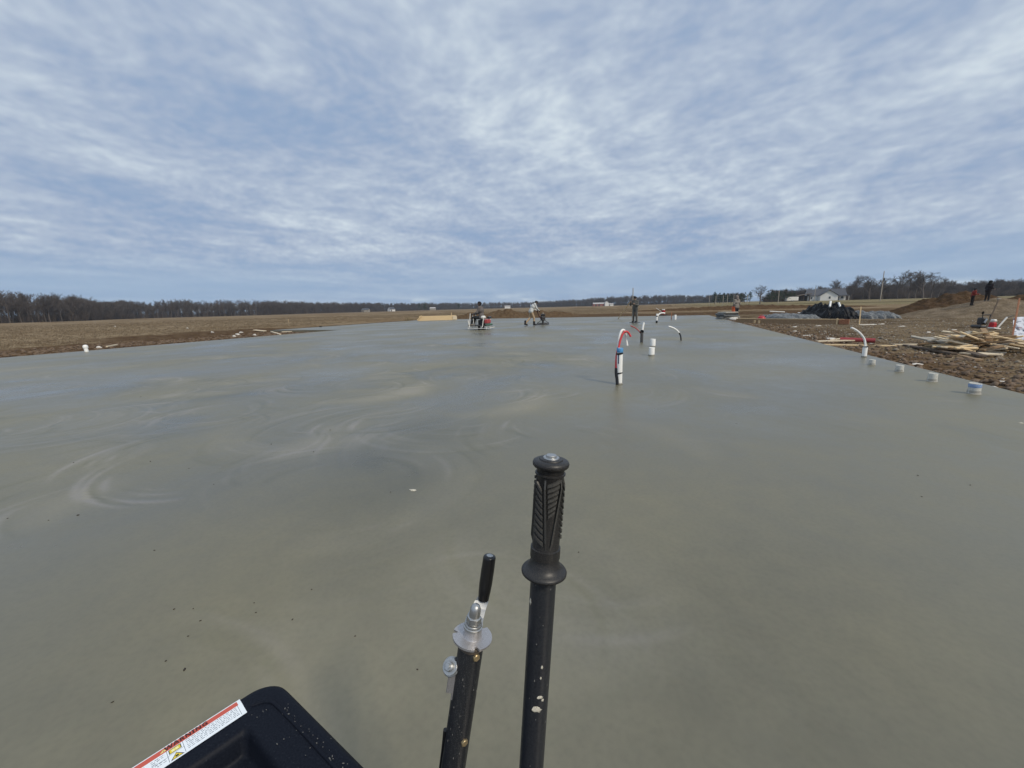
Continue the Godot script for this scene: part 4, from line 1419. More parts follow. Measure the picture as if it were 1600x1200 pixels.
func build_pipes():
	# four capped stubs in a row along the slab edge
	var caps := [[1521, 615, 0.063, 0.145, "squat white pipe cap with a torn blue tape band, beside the slab edge"], [1456, 596, 0.057, 0.132, "cement-smeared white pipe cap next to the one with blue tape"], [1405, 580.5, 0.057, 0.116, "white pipe cap with cement round its foot, third of the row from blue tape"], [1362, 570, 0.053, 0.105, "small white pipe cap beside the tall pipe with the bent tube"]]
	for i in 4:
		var s: Array = caps[i]
		var p := gp(s[0], s[1])
		var o := thing("capped_stub", s[4], "pipe cap", p, i * 1.3, "capped pipes along the slab edge")
		var b := MB.new()
		var r: float = s[2]
		var h: float = s[3]
		b.lathe([[0.0, h * 0.93], [r * 0.72, h * 0.95], [r * 0.84, h * 0.97], [r * 0.88, h * 1.0], [r * 0.97, h * 0.99], [r * 1.0, h * 0.93], [r * 0.99, h * 0.5], [r * 1.02, h * 0.1], [r * 1.06, 0.004], [r * 1.14, -0.02]], 36, Transform3D.IDENTITY, 0.02, i * 2.0)
		part(o, "cap", b.mesh(), M.pvc_dirty)
		b = MB.new()
		b.lathe([[r * 1.015, h * 0.34], [r * 1.05, h * 0.26], [r * 1.045, h * 0.1], [r * 1.12, 0.01], [r * 1.2, -0.01]], 30, Transform3D.IDENTITY, 0.022, i * 3.0 + 1.0)
		part(o, "cement_skirt", b.mesh(), M.cement)
		if i == 0:
			b = MB.new()
			b.lathe([[r * 1.0, h * 0.93], [r * 1.012, h * 0.92], [r * 1.018, h * 0.62], [r * 1.0, h * 0.6]], 36, Transform3D.IDENTITY, 0.02, 0.0)
			part(o, "tape_band", b.mesh(), M.blue_worn)
	# tall pipe with a bent white tube
	var p := gp(1350, 558)
	var d := depth_of(p)
	var o := stub("vent_pipe", "tall white pipe with black clamp and bent white tube at the slab edge", p, 0.046, 0.245, M.pvc)
	part(o, "clamp", collar_mesh(0.05, 0.022), M.gloss_black, Transform3D(Basis.IDENTITY, Vector3(0, 0.225, 0)))
	part(o, "cement_skirt", collar_mesh(0.053, 0.03), M.cement)
	hose(o, "bent_tube", [[1352, 548], [1352, 538], [1350, 529], [1344, 521], [1337, 515.5], [1330, 512]], d, 0.021, M.pvc)
	# main stub: white pipe, red and white water lines tied to it
	p = gp(967.5, 600)
	d = depth_of(p)
	o = stub("plumbing_stub", "white pipe with red and white water lines tied on, standing in open slab", p, 0.047, 0.60, M.pvc)
	part(o, "blue_cap", collar_mesh(0.051, 0.075, 0.01), M.blue_tape, Transform3D(Basis.IDENTITY, Vector3(0.0, 0.53, 0)))
	part(o, "blue_strip", cube(Vector3(0.026, 0.17, 0.004), 0.001), M.blue_dark, Transform3D(Basis(Vector3.UP, 0.2), Vector3(-0.012, 0.43, 0.046)))
	part(o, "tie", collar_mesh(0.056, 0.03, 0.03), M.gloss_black, Transform3D(Basis(Vector3.BACK, 0.12), Vector3(-0.004, 0.495, 0)))
	part(o, "tie", collar_mesh(0.055, 0.022, 0.03), M.gloss_black, Transform3D(Basis(Vector3.BACK, 0.15), Vector3(-0.004, 0.175, 0)))
	part(o, "cement_skirt", collar_mesh(0.056, 0.025), M.cement)
	hose(o, "white_line", [[962.5, 586, 0.03], [964, 560, 0.03], [965.5, 545, 0.02], [967.5, 528], [970.5, 518], [974, 515.5, 0.02], [976.5, 519, 0.05], [978, 528, 0.07], [980, 540, 0.09]], d - 0.02, 0.019, M.pvc)
	hose(o, "red_line", [[963, 584], [964.5, 560], [966, 548], [969, 533], [973, 522], [977, 518, 0.0], [981.5, 519.5, 0.02], [985.5, 526, 0.04]], d - 0.05, 0.016, M.red_tube)
	hose(o, "red_line", [[961.5, 583], [963, 556], [966.5, 540], [970, 527], [974.5, 520], [979.5, 518.5, 0.03], [983, 521, 0.06]], d - 0.01, 0.014, M.red_tube)
	hose(o, "black_sleeve", [[963, 575], [962.8, 583], [964, 592], [964.5, 600.5]], d - 0.045, 0.026, M.gloss_black)
	# a pair of short white stubs
	for s in [[1018, 555.5, 0.072, 0.21, "short white pipe stub, nearer one of the pair behind the red water lines"], [1020, 541.5, 0.078, 0.235, "short white pipe stub, farther one of the pair behind the red water lines"]]:
		o = stub("pipe_stub", s[4], gp(s[0], s[1]), s[2], s[3], M.pvc, "pair of short white stubs", 0.015)
		part(o, "cement_skirt", collar_mesh(s[2] * 1.06, 0.03, 0.03), M.cement)
	# thin stub with a red line and an upright white line
	p = gp(1002.5, 535)
	d = depth_of(p)
	o = stub("plumbing_stub", "dark capped stub with upright white line and drooping thin red line", p, 0.05, 0.34, M.dark_pipe)
	var b := MB.new()
	b.blob(Vector3(0, 0.37, 0), Vector3(0.066, 0.06, 0.066), noise(1.0, 2), 0.05, 8, 12)
	part(o, "white_knob", b.mesh(), M.pvc)
	hose(o, "white_line", [[1003, 522], [1004, 515], [1005.2, 508], [1006, 504]], d, 0.034, M.pvc)
	hose(o, "red_line", [[1002, 522], [998, 517], [993, 512.5], [989, 510.5], [985, 509]], d, 0.018, M.red_dull)
	hose(o, "white_streak", [[1003, 533], [1004, 524]], d - 0.04, 0.018, M.pvc)
	# curved conduit
	p = gp(1064, 532)
	d = depth_of(p)
	o = thing("conduit", "thin curved conduit, black at its foot and white above, rising from slab", "conduit", p)
	hose(o, "black_foot", [[1064, 533.5], [1063.8, 527], [1062.5, 522.5], [1061, 520]], d, 0.024, M.gloss_black)
	hose(o, "white_tip", [[1061, 520], [1057.5, 516], [1052, 512.5], [1044.5, 510]], d, 0.028, M.pvc)
	# far stub with arcing lines
	p = gp(1026, 504.5)
	d = depth_of(p)
	o = stub("plumbing_stub", "far white stub with black wrap and lines arching towards field", p, 0.06, 0.62, M.pvc)
	part(o, "black_wrap", collar_mesh(0.066, 0.16), M.gloss_black)
	part(o, "tie", collar_mesh(0.066, 0.07), M.gloss_black, Transform3D(Basis.IDENTITY, Vector3(0, 0.42, 0)))
	hose(o, "white_line", [[1026.5, 497], [1028, 493], [1031, 490], [1035, 489], [1039, 489.5]], d, 0.05, M.pvc)
	hose(o, "red_line", [[1026.5, 496], [1029, 492], [1033, 490.3], [1039, 491]], d + 0.1, 0.04, M.red_dull)
	stub("pipe_stub", "lone white pipe stub near the far end of the slab", gp(1055, 499.3), 0.085, 0.38, M.pvc)
	var st := gp(1049, 499.3)
	var sk := thing("wooden_stake", "reddish wooden stake next to the lone far pipe stub", "stake", st)
	part(sk, "post", cube(Vector3(0.06, 0.62, 0.06), 0.008), M.wood_red, Transform3D(Basis.IDENTITY, Vector3(0, 0.28, 0)))
	# white capped stub at the opposite edge
	p = gp(135.5, 549.5)
	o = stub("pipe_stub", "white capped pipe stub leaning at the muddy edge beside stubble field", p, 0.062, 0.2, M.pvc)
	o.rotation.z = 0.1
	b = MB.new()
	b.lathe([[0.0, 0.275], [0.04, 0.27], [0.062, 0.25], [0.078, 0.225], [0.08, 0.16], [0.075, 0.14], [0.062, 0.138]], 28)
	part(o, "cap", b.mesh(), M.pvc)

func build_crumbs():
	var r := RandomNumberGenerator.new()
	r.seed = 17
	var pts := [[235, 721], [122, 805], [272, 952], [302, 951], [313, 970], [294, 994], [397, 942], [400, 957], [457, 968], [487, 921], [259, 1033], [288, 1047], [652, 1046], [334, 757], [295, 732], [610, 769], [516, 672], [424, 694], [220, 620], [176, 1097], [241, 860], [555, 994], [1434, 743], [1516, 758], [904, 863], [1440, 776], [12, 810], [76, 813], [490, 706], [115, 723], [501, 511]]
	for s in pts:
		var p := gp(s[0], s[1])
		var d := depth_of(p)
		var sz := 0.0018 + d * 0.00062 * r.randf_range(0.6, 1.2)
		if s[0] in [122, 288, 235]: sz *= 1.35
		if s[0] == 501: sz = 0.11
		var b := MB.new()
		b.blob(Vector3.ZERO, Vector3(sz * r.randf_range(1.1, 1.9), sz * 0.55, sz), noise(1.0, int(s[0]), 2), 0.5, 5, 7, Basis(Vector3.UP, r.randf() * TAU))
		b.smooth()
		single("mud_crumb", b.mesh(), M.mud, "tiny dark crumb of mud dropped on the smooth wet concrete", "crumb", p + Vector3(0, sz * 0.3, 0), "mud crumbs on the slab")
	for s in [[645, 766, 0.028, 0.013, "flat pale cement flake lying in the darker damp patch"], [1595, 661, 0.02, 0.012, "small white chip on the slab below the pipe cap row"]]:
		var b := MB.new()
		b.blob(Vector3.ZERO, Vector3(s[2], 0.004, s[3]), noise(1.0, 3, 2), 0.4, 5, 9)
		b.smooth()
		single("cement_flake", b.mesh(), M.splat, s[4], "flake", gp(s[0], s[1]) + Vector3(0, 0.001, 0))

# ---------------------------------------------------------------- boards, tarps, heaps
func board_px(called: String, label: String, a: Array, e: Array, w: float, t: float, m: Material, lift := 0.0, group := "", category := "board") -> MeshInstance3D:
	var pa := gp(a[0], a[1], DIRT)
	var pb := gp(e[0], e[1], DIRT)
	pa.y = maxf(ground_h(pa.x, pa.z), DIRT - 0.03) + t * 0.5 + lift + 0.008
	pb.y = maxf(ground_h(pb.x, pb.z), DIRT - 0.03) + t * 0.5 + lift + 0.008
	var xf := between(pa, pb)
	var o := single(called, cube(Vector3(pa.distance_to(pb), t, w), minf(t, w) * 0.12), m, label, category, xf.origin, group)
	o.basis = xf.basis
	return o

func dome_h(dx: float, dz: float, rx: float, rz: float, h: float, nz: FastNoiseLite, rough: float, sharp := 1.0) -> float:
	var q := sqrt(dx * dx / (rx * rx) + dz * dz / (rz * rz))
	if q >= 1.0: return -0.12
	var s := pow(1.0 - q, sharp)
	return h * s * (1.0 + rough * nz.get_noise_2d(dx * 2.0, dz * 2.0)) + rough * 0.3 * h * nz.get_noise_2d(dx * 5.0 + 9.0, dz * 5.0) * minf(1.0, (1.0 - q) * 4.0) - 0.1 * q

func heap_mesh(rx: float, rz: float, h: float, nz: FastNoiseLite, rough: float, sharp: float, c0: Color, c1: Color, step := 0.16) -> ArrayMesh:
	var b := MB.new()
	var nx := int(2.0 * rx / step) + 1
	var nn := int(2.0 * rz / step) + 1
	for j in nn + 1:
		for i in nx + 1:
			var x := -rx + 2.0 * rx * i / nx
			var z := -rz + 2.0 * rz * j / nn
			var t := clampf(nz.get_noise_2d(x * 6.0, z * 6.0 + 40.0) * 1.3 + 0.5, 0, 1)
			b.col = c0.lerp(c1, t)
			b.vert(Vector3(x, dome_h(x, z, rx, rz, h, nz, rough, sharp), z), Vector3.UP)
	for j in nn:
		for i in nx:
			var q := j * (nx + 1) + i
			var inside := false
			for k in [q, q + 1, q + nx + 1, q + nx + 2]:
				if b.v[k].y > -0.119: inside = true
			if inside: b.ix.append_array([q, q + 1, q + nx + 2, q, q + nx + 2, q + nx + 1])
	b.smooth()
	return b.mesh()

func folded_tarp(rx: float, rz: float, h: float, seed_: int, fold: float, dirx := 1.0) -> ArrayMesh:
	var nz := noise(0.7, seed_, 3)
	var ridge := noise(1.1, seed_ + 1, 1)
	ridge.fractal_type = FastNoiseLite.FRACTAL_RIDGED
	var b := MB.new()
	var nx := 70
	var nn := 46
	for j in nn + 1:
		for i in nx + 1:
			var a := -1.0 + 2.0 * i / nx
			var e := -1.0 + 2.0 * j / nn
			var x := a * rx * (1.0 + 0.12 * nz.get_noise_2d(e * 3.0, 5.0))
			var z := e * rz * (1.0 + 0.2 * nz.get_noise_2d(a * 4.0, 9.0))
			var q := pow(absf(a), 3.0) + pow(absf(e), 3.0)
			var s := clampf(1.0 - q, 0.0, 1.0)
			var y := h * pow(s, 0.45) * (0.75 + 0.5 * nz.get_noise_2d(a * 3.0 * dirx + 3.0, e * 2.0)) + fold * ridge.get_noise_2d(x * 0.35, z * 1.0) * minf(1.0, s * 3.0)
			b.vert(Vector3(x, maxf(y, 0.012) if s > 0.0 else -0.05, z), Vector3.UP)
	for j in nn:
		for i in nx:
			var q := j * (nx + 1) + i
			b.ix.append_array([q, q + 1, q + nx + 2, q, q + nx + 2, q + nx + 1])
	b.smooth()
	return b.mesh()

func tarp_at(called: String, label: String, x: float, y: float, w_px: float, rz: float, h: float, seed_: int, fold: float, m: Material, category := "tarp") -> MeshInstance3D:
	var p := gp(x, y, DIRT)
	var d := depth_of(p)
	p.y = ground_h(p.x, p.z)
	var o := single(called, folded_tarp(w_px * 0.5 * d / FOCAL, rz, h, seed_, fold), m, label, category, p)
	o.rotation.y = YAW - 0.05
	return o

func build_site():
	var r := RandomNumberGenerator.new()
	r.seed = 33
	# formwork left beside the slab
	var fa := gp(1150, 505, DIRT)
	var fb := gp(1322, 507.5, DIRT)
	var form := thing("form_board", "long timber form with pegs set on edge behind the red fuel can", "formwork", fa)
	var run := fb - fa
	run.y = 0
	var fx := Basis(run.normalized(), Vector3.UP, run.normalized().cross(Vector3.UP))
	var len := run.length()
	part(form, "plank", cube(Vector3(len, 0.26, 0.04), 0.005), M.wood_old, Transform3D(fx, run * 0.5 + Vector3(0, 0.15, 0)))
	part(form, "top_rail", cube(Vector3(len * 0.98, 0.035, 0.09), 0.005), M.wood_new, Transform3D(fx, run * 0.49 + Vector3(0, 0.298, 0)))
	for t in [0.2, 0.245, 0.93]:
		part(form, "peg", cube(Vector3(0.11 if t < 0.9 else 0.07, 0.2 if t < 0.9 else 0.36, 0.05), 0.006), M.wood_new, Transform3D(fx, run * t + fx.z * 0.05 + Vector3(0, 0.1 if t < 0.9 else 0.18, 0)))
	part(form, "end_block", cube(Vector3(0.45, 0.28, 0.06), 0.006), M.wood_red, Transform3D(fx, run * 0.985 + fx.z * 0.06 + Vector3(0, 0.17, 0)))
	# red fuel can on the far side of the form
	var p := gp(1191, 503.5, DIRT)
	var dd := depth_of(p)
	var can := thing("fuel_can", "red plastic fuel can standing behind the timber form", "fuel can", p + Vector3(0, 0.01, -0.35))
	var b := MB.new()
	b.lathe([[0.0, 0.4], [0.1, 0.395], [0.17, 0.37], [0.23, 0.31], [0.255, 0.24], [0.26, 0.05], [0.24, 0.01], [0.0, 0.0]], 24)
	part(can, "body", b.mesh(), M.red_plastic)
	b = MB.new()
	b.tube(spline([Vector3(-0.12, 0.37, 0), Vector3(-0.08, 0.45, 0), Vector3(0.08, 0.45, 0), Vector3(0.12, 0.37, 0)]), [0.018], 8)
	part(can, "handle", b.mesh(), M.red_plastic)
	b = MB.new()
	b.tube([Vector3(0.19, 0.33, 0), Vector3(0.3, 0.43, 0)], [0.03, 0.02], 8)
	part(can, "spout", b.mesh(), M.gloss_black)
	# survey stakes
	for s in [[1342, 508.5, 0.98, "pale wooden stake standing alone past the end of the timber form"], [451, 503.5, 0.52, "thin pale survey stake out in the stubble field"]]:
		var q := gp(s[0], s[1], DIRT)
		q.y = ground_h(q.x, q.z)
		var o := thing("wooden_stake", s[3], "stake", q)
		part(o, "post", cube(Vector3(0.055, s[2] + 0.1, 0.03), 0.005), M.wood_new, Transform3D(Basis(Vector3.BACK, 0.03), Vector3(0, s[2] * 0.5 - 0.05, 0)))
	# plastic sheeting
	tarp_at("plastic_sheet", "flattened grey silver sheeting spread on the dirt beyond the fuel can", 1232, 497.5, 64, 2.4, 0.4, 71, 0.08, M.sheet_pale)
	tarp_at("plastic_sheet", "wide dull grey plastic sheet with dark underside next to the black heap", 1354, 496.5, 58, 2.0, 0.5, 75, 0.05, M.sheet_pale)
	tarp_at("plastic_sheet", "crumpled black plastic sheeting heaped highest, with two white tubes on top", 1292, 496, 56, 2.3, 0.9, 73, 0.14, M.sheet_black)
	tarp_at("plastic_sheet", "glossy black plastic bundle lying in front of the heaped sheeting", 1316, 497.5, 36, 1.1, 0.62, 79, 0.16, M.sheet_black)
	var top := gp(1292, 496, DIRT)
	var tp := depth_of(top)
	var hp := tarp_at("plastic_sheet", "black plastic wad bunched on top of the highest sheeting heap", 1288, 496, 42, 1.5, 1.2, 81, 0.11, M.sheet_black)
	for s in [[1296.5, 479.5, 1298, 471], [1313.5, 481, 1310.5, 473]]:
		var pa := ad(s[0], s[1], tp - 1.35)
		var pb := ad(s[2], s[3], tp - 1.1)
		single("white_tube", rod(Vector3.ZERO, pb - pa, 0.07, 0.07, 12), M.pvc, "short white plastic tube resting on the black sheeting heap", "tube", pa, "white tubes on the black heap")
	for s in [[1247, 488.5, 1274, 491], [1203, 486.5, 1226, 487.5]]:
		var pa := ad(s[0], s[1], 38.6)
		var pb := ad(s[2], s[3], 38.2)
		var o := single("white_strip", cube(Vector3(pa.distance_to(pb), 0.08, 0.3), 0.02), M.pvc, "long pale strip lying across the grey sheeting", "strip", (pa + pb) * 0.5, "pale strips on the grey sheeting")
		o.basis = between(pa, pb).basis
	# timber and litter near the bent tube
	board_px("timber_board", "long clean pale board lying level behind the tall white pipe", [1283, 541], [1400, 542.5], 0.14, 0.04, M.wood_new)
	board_px("timber_board", "weathered pale board running on towards the heap of offcuts", [1396, 541], [1466, 541], 0.12, 0.04, M.wood_pale, 0.0)
	board_px("timber_board", "short whitish board with a split end behind the long clean board", [1276, 536.5], [1342, 535.5], 0.15, 0.04, M.wood_pale, 0.01)
	board_px("timber_board", "thin short batten on the dirt behind the whitish board", [1288, 533], [1313, 531], 0.08, 0.03, M.wood_pale, 0.0)
	var rp := gp(1312, 535, DIRT)
	var rq := gp(1367, 536.5, DIRT)
	single("red_pipe", rod(Vector3.ZERO, rq - rp, 0.085, 0.075, 12), M.red_pipe, "dull red plastic pipe lying on the dirt behind the boards", "pipe", rp + Vector3(0, 0.085, 0))
	for s in [[1261, 526.5, 0.2, 0.1], [1243, 518.5, 0.13, 0.06], [1241, 511.5, 0.16, 0.05], [1298, 529.5, 0.2, 0.14], [1279, 510, 0.2, 0.05], [1431, 571, 0.11, 0.05], [1420, 540.3, 0.05, 0.04], [1409, 511, 0.16, 0.05], [1350, 508.5, 0.3, 0.06], [1362, 508, 0.2, 0.06], [1378, 507.5, 0.25, 0.06], [1565, 598, 0.08, 0.05], [1552, 609, 0.06, 0.04], [1491, 516.5, 0.12, 0.04], [1450, 520, 0.1, 0.04], [1225, 501, 0.6, 0.08]]:
		var q := gp(s[0], s[1], DIRT)
		q.y = ground_h(q.x, q.z) + 0.012
		b = MB.new()
		b.blob(Vector3.ZERO, Vector3(s[2], 0.03, s[3]), noise(1.2, int(s[0]), 2), 0.45, 5, 9, Basis(Vector3.UP, YAW + r.randf_range(-0.4, 0.4)))
		b.smooth()
		single("litter_scrap", b.mesh(), M.paper, "scrap of white litter lying on the churned brown dirt", "litter", q, "white scraps on the dirt")
	# heap of offcuts
	var heap_c := gp(1548, 556, DIRT)
	heap_c.y = DIRT
	var woods := [M.wood_new, M.wood_pale, M.wood_old, M.wood_new, M.wood_grey]
	var right := Vector3(cos(YAW), 0, -sin(YAW))
	var back := Vector3(-sin(YAW), 0, -cos(YAW))
	for i in 84:
		var t := i / 84.0
		var ring := 1.0 - t * 0.72
		var u := r.randf_range(-1.05, 1.6) * ring
		var w := r.randf_range(-0.5, 1.1) * ring + 0.5
		var y := DIRT + 0.03 + 0.46 * t * (1.0 - 0.25 * absf(u)) + 0.02
		var l := r.randf_range(0.3, 0.95)
		var yaw := YAW - 0.75 + r.randfn(0.0, 0.5) if r.randf() < 0.7 else r.randf() * TAU
		var pos := heap_c + right * (u + 0.25) + back * w
		pos.y = y
		var o := single("scrap_board", cube(Vector3(l, r.randf_range(0.025, 0.045), r.randf_range(0.06, 0.14)), 0.004), woods[i % 5], ("%s %s offcut tossed onto the loose timber heap beside the muddy slab edge" % ["long" if l > 0.62 else "short", ["clean yellow", "pale dry", "brown weathered", "clean yellow", "grey weathered"][i % 5]]), "offcut", pos, "offcuts in the timber heap")
		o.rotation = Vector3(r.randf_range(-0.25, 0.25), yaw, r.randf_range(-0.42, 0.3) - 0.06)
	# flat boards and plywood at the foot of the heap
	board_px("plywood_sheet", "grey weathered plywood sheet lying flat against the offcut heap", [1462, 538.5], [1514, 548], 0.75, 0.03, M.wood_grey, 0.16, "", "plywood")
	board_px("plywood_sheet", "smaller tan plywood panel behind the grey sheet", [1488, 528.5], [1512, 535], 0.55, 0.03, M.wood_old, 0.1, "", "plywood")
	board_px("plywood_sheet", "splintered pale plywood piece at the front of the offcut heap", [1516, 556], [1547, 560], 0.5, 0.03, M.wood_pale, 0.05, "", "plywood")
	board_px("timber_board", "dark wet plank under the edge of the grey plywood", [1455, 541], [1536, 562], 0.16, 0.05, M.wood_wet, 0.06)
	board_px("timber_board", "long muddy plank reaching from the dirt to the offcut heap", [1414, 541.5], [1490, 557], 0.13, 0.05, M.wood_wet, 0.0)
	board_px("timber_board", "muddy brown plank lying alongside the splintered plywood", [1480, 552], [1530, 563], 0.15, 0.05, M.wood_old, 0.0)
	board_px("timber_board", "narrow pale batten in front of the offcut heap", [1546, 555.5], [1566, 557], 0.06, 0.04, M.wood_pale, 0.02)
	board_px("timber_board", "tan plank laid behind the grey plywood sheet", [1500, 533], [1548, 540], 0.14, 0.04, M.wood_old, 0.12)
	# stake with building wrap
	var sb := gp(1580.5, 534, DIRT)
	var sd := depth_of(sb)
	var st := ad(1592.5, 468.5, sd + 0.35)
	var so := thing("wooden_stake", "tall orange-brown stake leaning over the printed white wrap", "stake", sb)
	part(so, "post", cube(Vector3(sb.distance_to(st) + 0.2, 0.1, 0.04), 0.006), M.wood_red, Transform3D(between(Vector3.ZERO, st - sb).basis, (st - sb) * 0.46))
	var wrap := thing("house_wrap", "white building wrap with red and blue print draped behind the leaning stake", "building wrap", sb)
	b = MB.new()
	var wn := noise(1.2, 8, 3)
	for j in 15:
		for i in 25:
			var x := lerpf(1583.0, 1665.0, i / 24.0)
			var y := lerpf(497.0 - 2.0 * sin(i * 0.4), 541.0 - i * 0.25, j / 14.0)
			var q := ad(x, y, sd + 0.15 + 0.25 * (1.0 - j / 14.0) + 0.12 * wn.get_noise_2d(i * 0.35, j * 0.3) + i * 0.01) - sb
			if j == 14: q.y = maxf(q.y, 0.01)
			b.vert(q, Vector3.UP, Vector2(i / 24.0, j / 14.0))
	for j in 14:
		for i in 24:
			var q := j * 25 + i
			b.ix.append_array([q, q + 1, q + 26, q, q + 26, q + 25])
	b.smooth()
	part(wrap, "sheet", b.mesh(), M.wrap)
	for q in [[1600, 498.5], [1640, 499]]:
		b = MB.new()
		b.tube([ad(q[0], q[1], sd + 0.5) - sb, gp(q[0] - 4.0, 534, DIRT) - sb + Vector3(0, -0.05, -0.5)], [0.02, 0.02], 6)
		part(wrap, "support_rod", b.mesh(), M.wood_old)
	# grade rod leaning by the machines
	var ra := gp(1536, 523, DIRT)
	var rd := depth_of(ra)
	var rb := ad(1561, 467, rd + 0.3)
	var ro := thing("grade_rod", "long brown rod with small sensor head leaning in front of the gravel mound", "rod", ra)
	part(ro, "rod", rod(Vector3(0, -0.05, 0), rb - ra, 0.028, 0.02, 8), M.wood_wet)
	part(ro, "sensor_head", cube(Vector3(0.1, 0.07, 0.06), 0.012), M.putty, Transform3D(Basis.IDENTITY, rb - ra))
	# earth and gravel heaps
	var gn := noise(0.22, 41, 4)
	var g := far(1556, 44.5)
	g.y = DIRT
	mound_at = g
	mound_noise = gn
	var go := single("gravel_mound", heap_mesh(5.6, 5.2, 1.24, gn, 0.18, 0.98, Color(0.19, 0.152, 0.108), Color(0.29, 0.235, 0.172), 0.14), M.heap, "tall tan gravel mound with two children standing on top", "mound", g)
	var sn := noise(0.3, 43, 4)
	var s1 := far(1502, 51.0)
	s1.y = DIRT
	single("soil_mound", heap_mesh(5.0, 4.0, 1.75, sn, 0.3, 0.75, Color(0.085, 0.055, 0.035), Color(0.14, 0.095, 0.06), 0.14), M.heap, "dark brown earth mound behind the tan gravel mound", "mound", s1)
	var s2 := far(1640, 56.0)
	s2.y = DIRT
	single("soil_mound", heap_mesh(7.0, 4.5, 1.5, noise(0.3, 44, 4), 0.3, 0.75, Color(0.085, 0.055, 0.035), Color(0.13, 0.09, 0.055), 0.16), M.heap, "low dark earth mound past the gravel mound near the leaning stake", "mound", s2)
	for s in [[740, 56.0, 4.2, 2.4, 0.85, "rounded brown earth mound behind the rider on the trowel"], [790, 58.0, 4.2, 2.6, 1.25, "highest brown earth mound past the far edge of slab"], [838, 58.5, 4.8, 2.4, 1.0, "low brown earth mound behind the worker in the pale hoodie"], [868, 60.0, 4.0, 2.2, 0.75, "flat brown earth mound beside the open field edge"]]:
		var q := far(s[0], s[1])
		q.y = DIRT
		single("soil_mound", heap_mesh(s[2], s[3], s[4], noise(0.35, int(s[0]), 4), 0.3, 0.7, Color(0.115, 0.078, 0.048), Color(0.19, 0.135, 0.085), 0.16), M.heap, s[5], "mound", q).rotation.y = YAW
	var bl := far(1165, 88.0)
	bl.y = DIRT
	var berm := single("soil_berm", heap_mesh(22.0, 3.0, 0.75, noise(0.3, 46, 4), 0.35, 0.6, Color(0.105, 0.066, 0.04), Color(0.17, 0.115, 0.07), 0.3), M.heap, "long low berm of red-brown earth in front of the road", "berm", bl)
	berm.rotation.y = 0.06
	# new timber beside the far corner
	var la := gp(653, 501.5, -0.02)
	var lb := gp(713, 499.8, -0.02)
	var stack := thing("timber_stack", "stack of new yellow timber at the far corner of the slab", "timber stack", la)
	var lr := lb - la
	lr.y = 0
	var lf := Basis(lr.normalized(), Vector3.UP, lr.normalized().cross(Vector3.UP))
	for k in 4:
		part(stack, "plank", cube(Vector3(lr.length() * [1.0, 0.985, 0.96, 0.95][k], 0.135, 0.34 - 0.02 * k), 0.012), M.wood_new, Transform3D(lf, lr * [0.5, 0.505, 0.52, 0.515][k] + Vector3(0, 0.06 + k * 0.14, 0)))
	part(stack, "upright_peg", cube(Vector3(0.07, 0.32, 0.06), 0.008), M.wood_new, Transform3D(lf, lr * 0.88 + Vector3(0, 0.72, 0)))
	part(stack, "end_board", cube(Vector3(0.5, 0.44, 0.05), 0.008), M.wood_pale, Transform3D(lf, lr * 0.965 + lf.z * 0.22 + Vector3(0, 0.26, 0)))
	part(stack, "leaning_plank", cube(Vector3(0.78, 0.1, 0.08), 0.01), M.wood_new, Transform3D(lf * Basis(Vector3.BACK, 0.75), lr * 0.05 + lf.z * 0.24 + Vector3(0, 0.36, 0)))
	for s in [[637, 501.5, 0.62, "dry straw-coloured grass clump left of the timber stack"], [644, 501, 0.45, "small dry grass clump touching the timber stack"], [656, 500, 0.9, "tall dry grass clump behind the leaning plank"]]:
		var q := gp(s[0], s[1], -0.05)
		q.y = ground_h(q.x, q.z)
		if slab_gap(q.x, q.z) < 0.0: q.y = 0.0
		b = MB.new()
		for k in 60:
			var a := r.randf() * TAU
			var lean := r.randf_range(0.1, 0.55)
			var l: float = s[2] * r.randf_range(0.5, 1.1)
			var q0 := Vector3(cos(a), 0, sin(a)) * r.randf() * 0.32
			b.tube([q0, q0 + Vector3(cos(a) * lean * 0.4, 0.6, sin(a) * lean * 0.4) * l, q0 + Vector3(cos(a) * lean, 0.95, sin(a) * lean) * l], [0.014, 0.01, 0.004], 3, false)
		single("grass_clump", b.mesh(), M.straw, s[3], "grass", q)
	# scraps at the notch in the slab
	for s in [["timber_board", "short pale board leaning at the notch of the slab", 424, 519.5, 438, 524, 0.12, M.wood_pale], ["timber_board", "pale timber scrap on the earth left of the slab notch", 398, 518.5, 414, 518.5, 0.3, M.wood_pale], ["timber_board", "small pale block near the slab notch", 444, 521, 453, 520, 0.35, M.wood_pale], ["timber_board", "thin pale stick on the mud near the capped stub", 168, 546.5, 184, 543.5, 0.07, M.wood_pale]]:
		board_px(s[0], s[1], [s[2], s[3]], [s[4], s[5]], s[6], 0.06, s[7], 0.05)
	for s in [[156, 547.5, 0.14], [366, 527, 0.12], [398, 526, 0.14], [372, 523.5, 0.2], [377, 521, 0.18], [180, 510.5, 0.16], [293, 513.5, 0.16], [332, 520, 0.15], [835, 495.5, 0.3]]:
		var q := gp(s[0], s[1], DIRT)
		q.y = ground_h(q.x, q.z) + 0.04
		b = MB.new()
		b.blob(Vector3.ZERO, Vector3(s[2], 0.08, s[2] * 0.6), noise(1.2, int(s[0]), 2), 0.4, 5, 8)
		b.smooth()
		single("pale_stone", b.mesh(), M.paper, "pale lump lying at the edge of the harvested field", "stone", q, "pale lumps by the field edge")

var mound_at := Vector3.ZERO
var mound_noise: FastNoiseLite
func mound_y(p: Vector3) -> float:
	return mound_at.y + dome_h(p.x - mound_at.x, p.z - mound_at.z, 5.6, 5.2, 1.24, mound_noise, 0.18, 0.98)

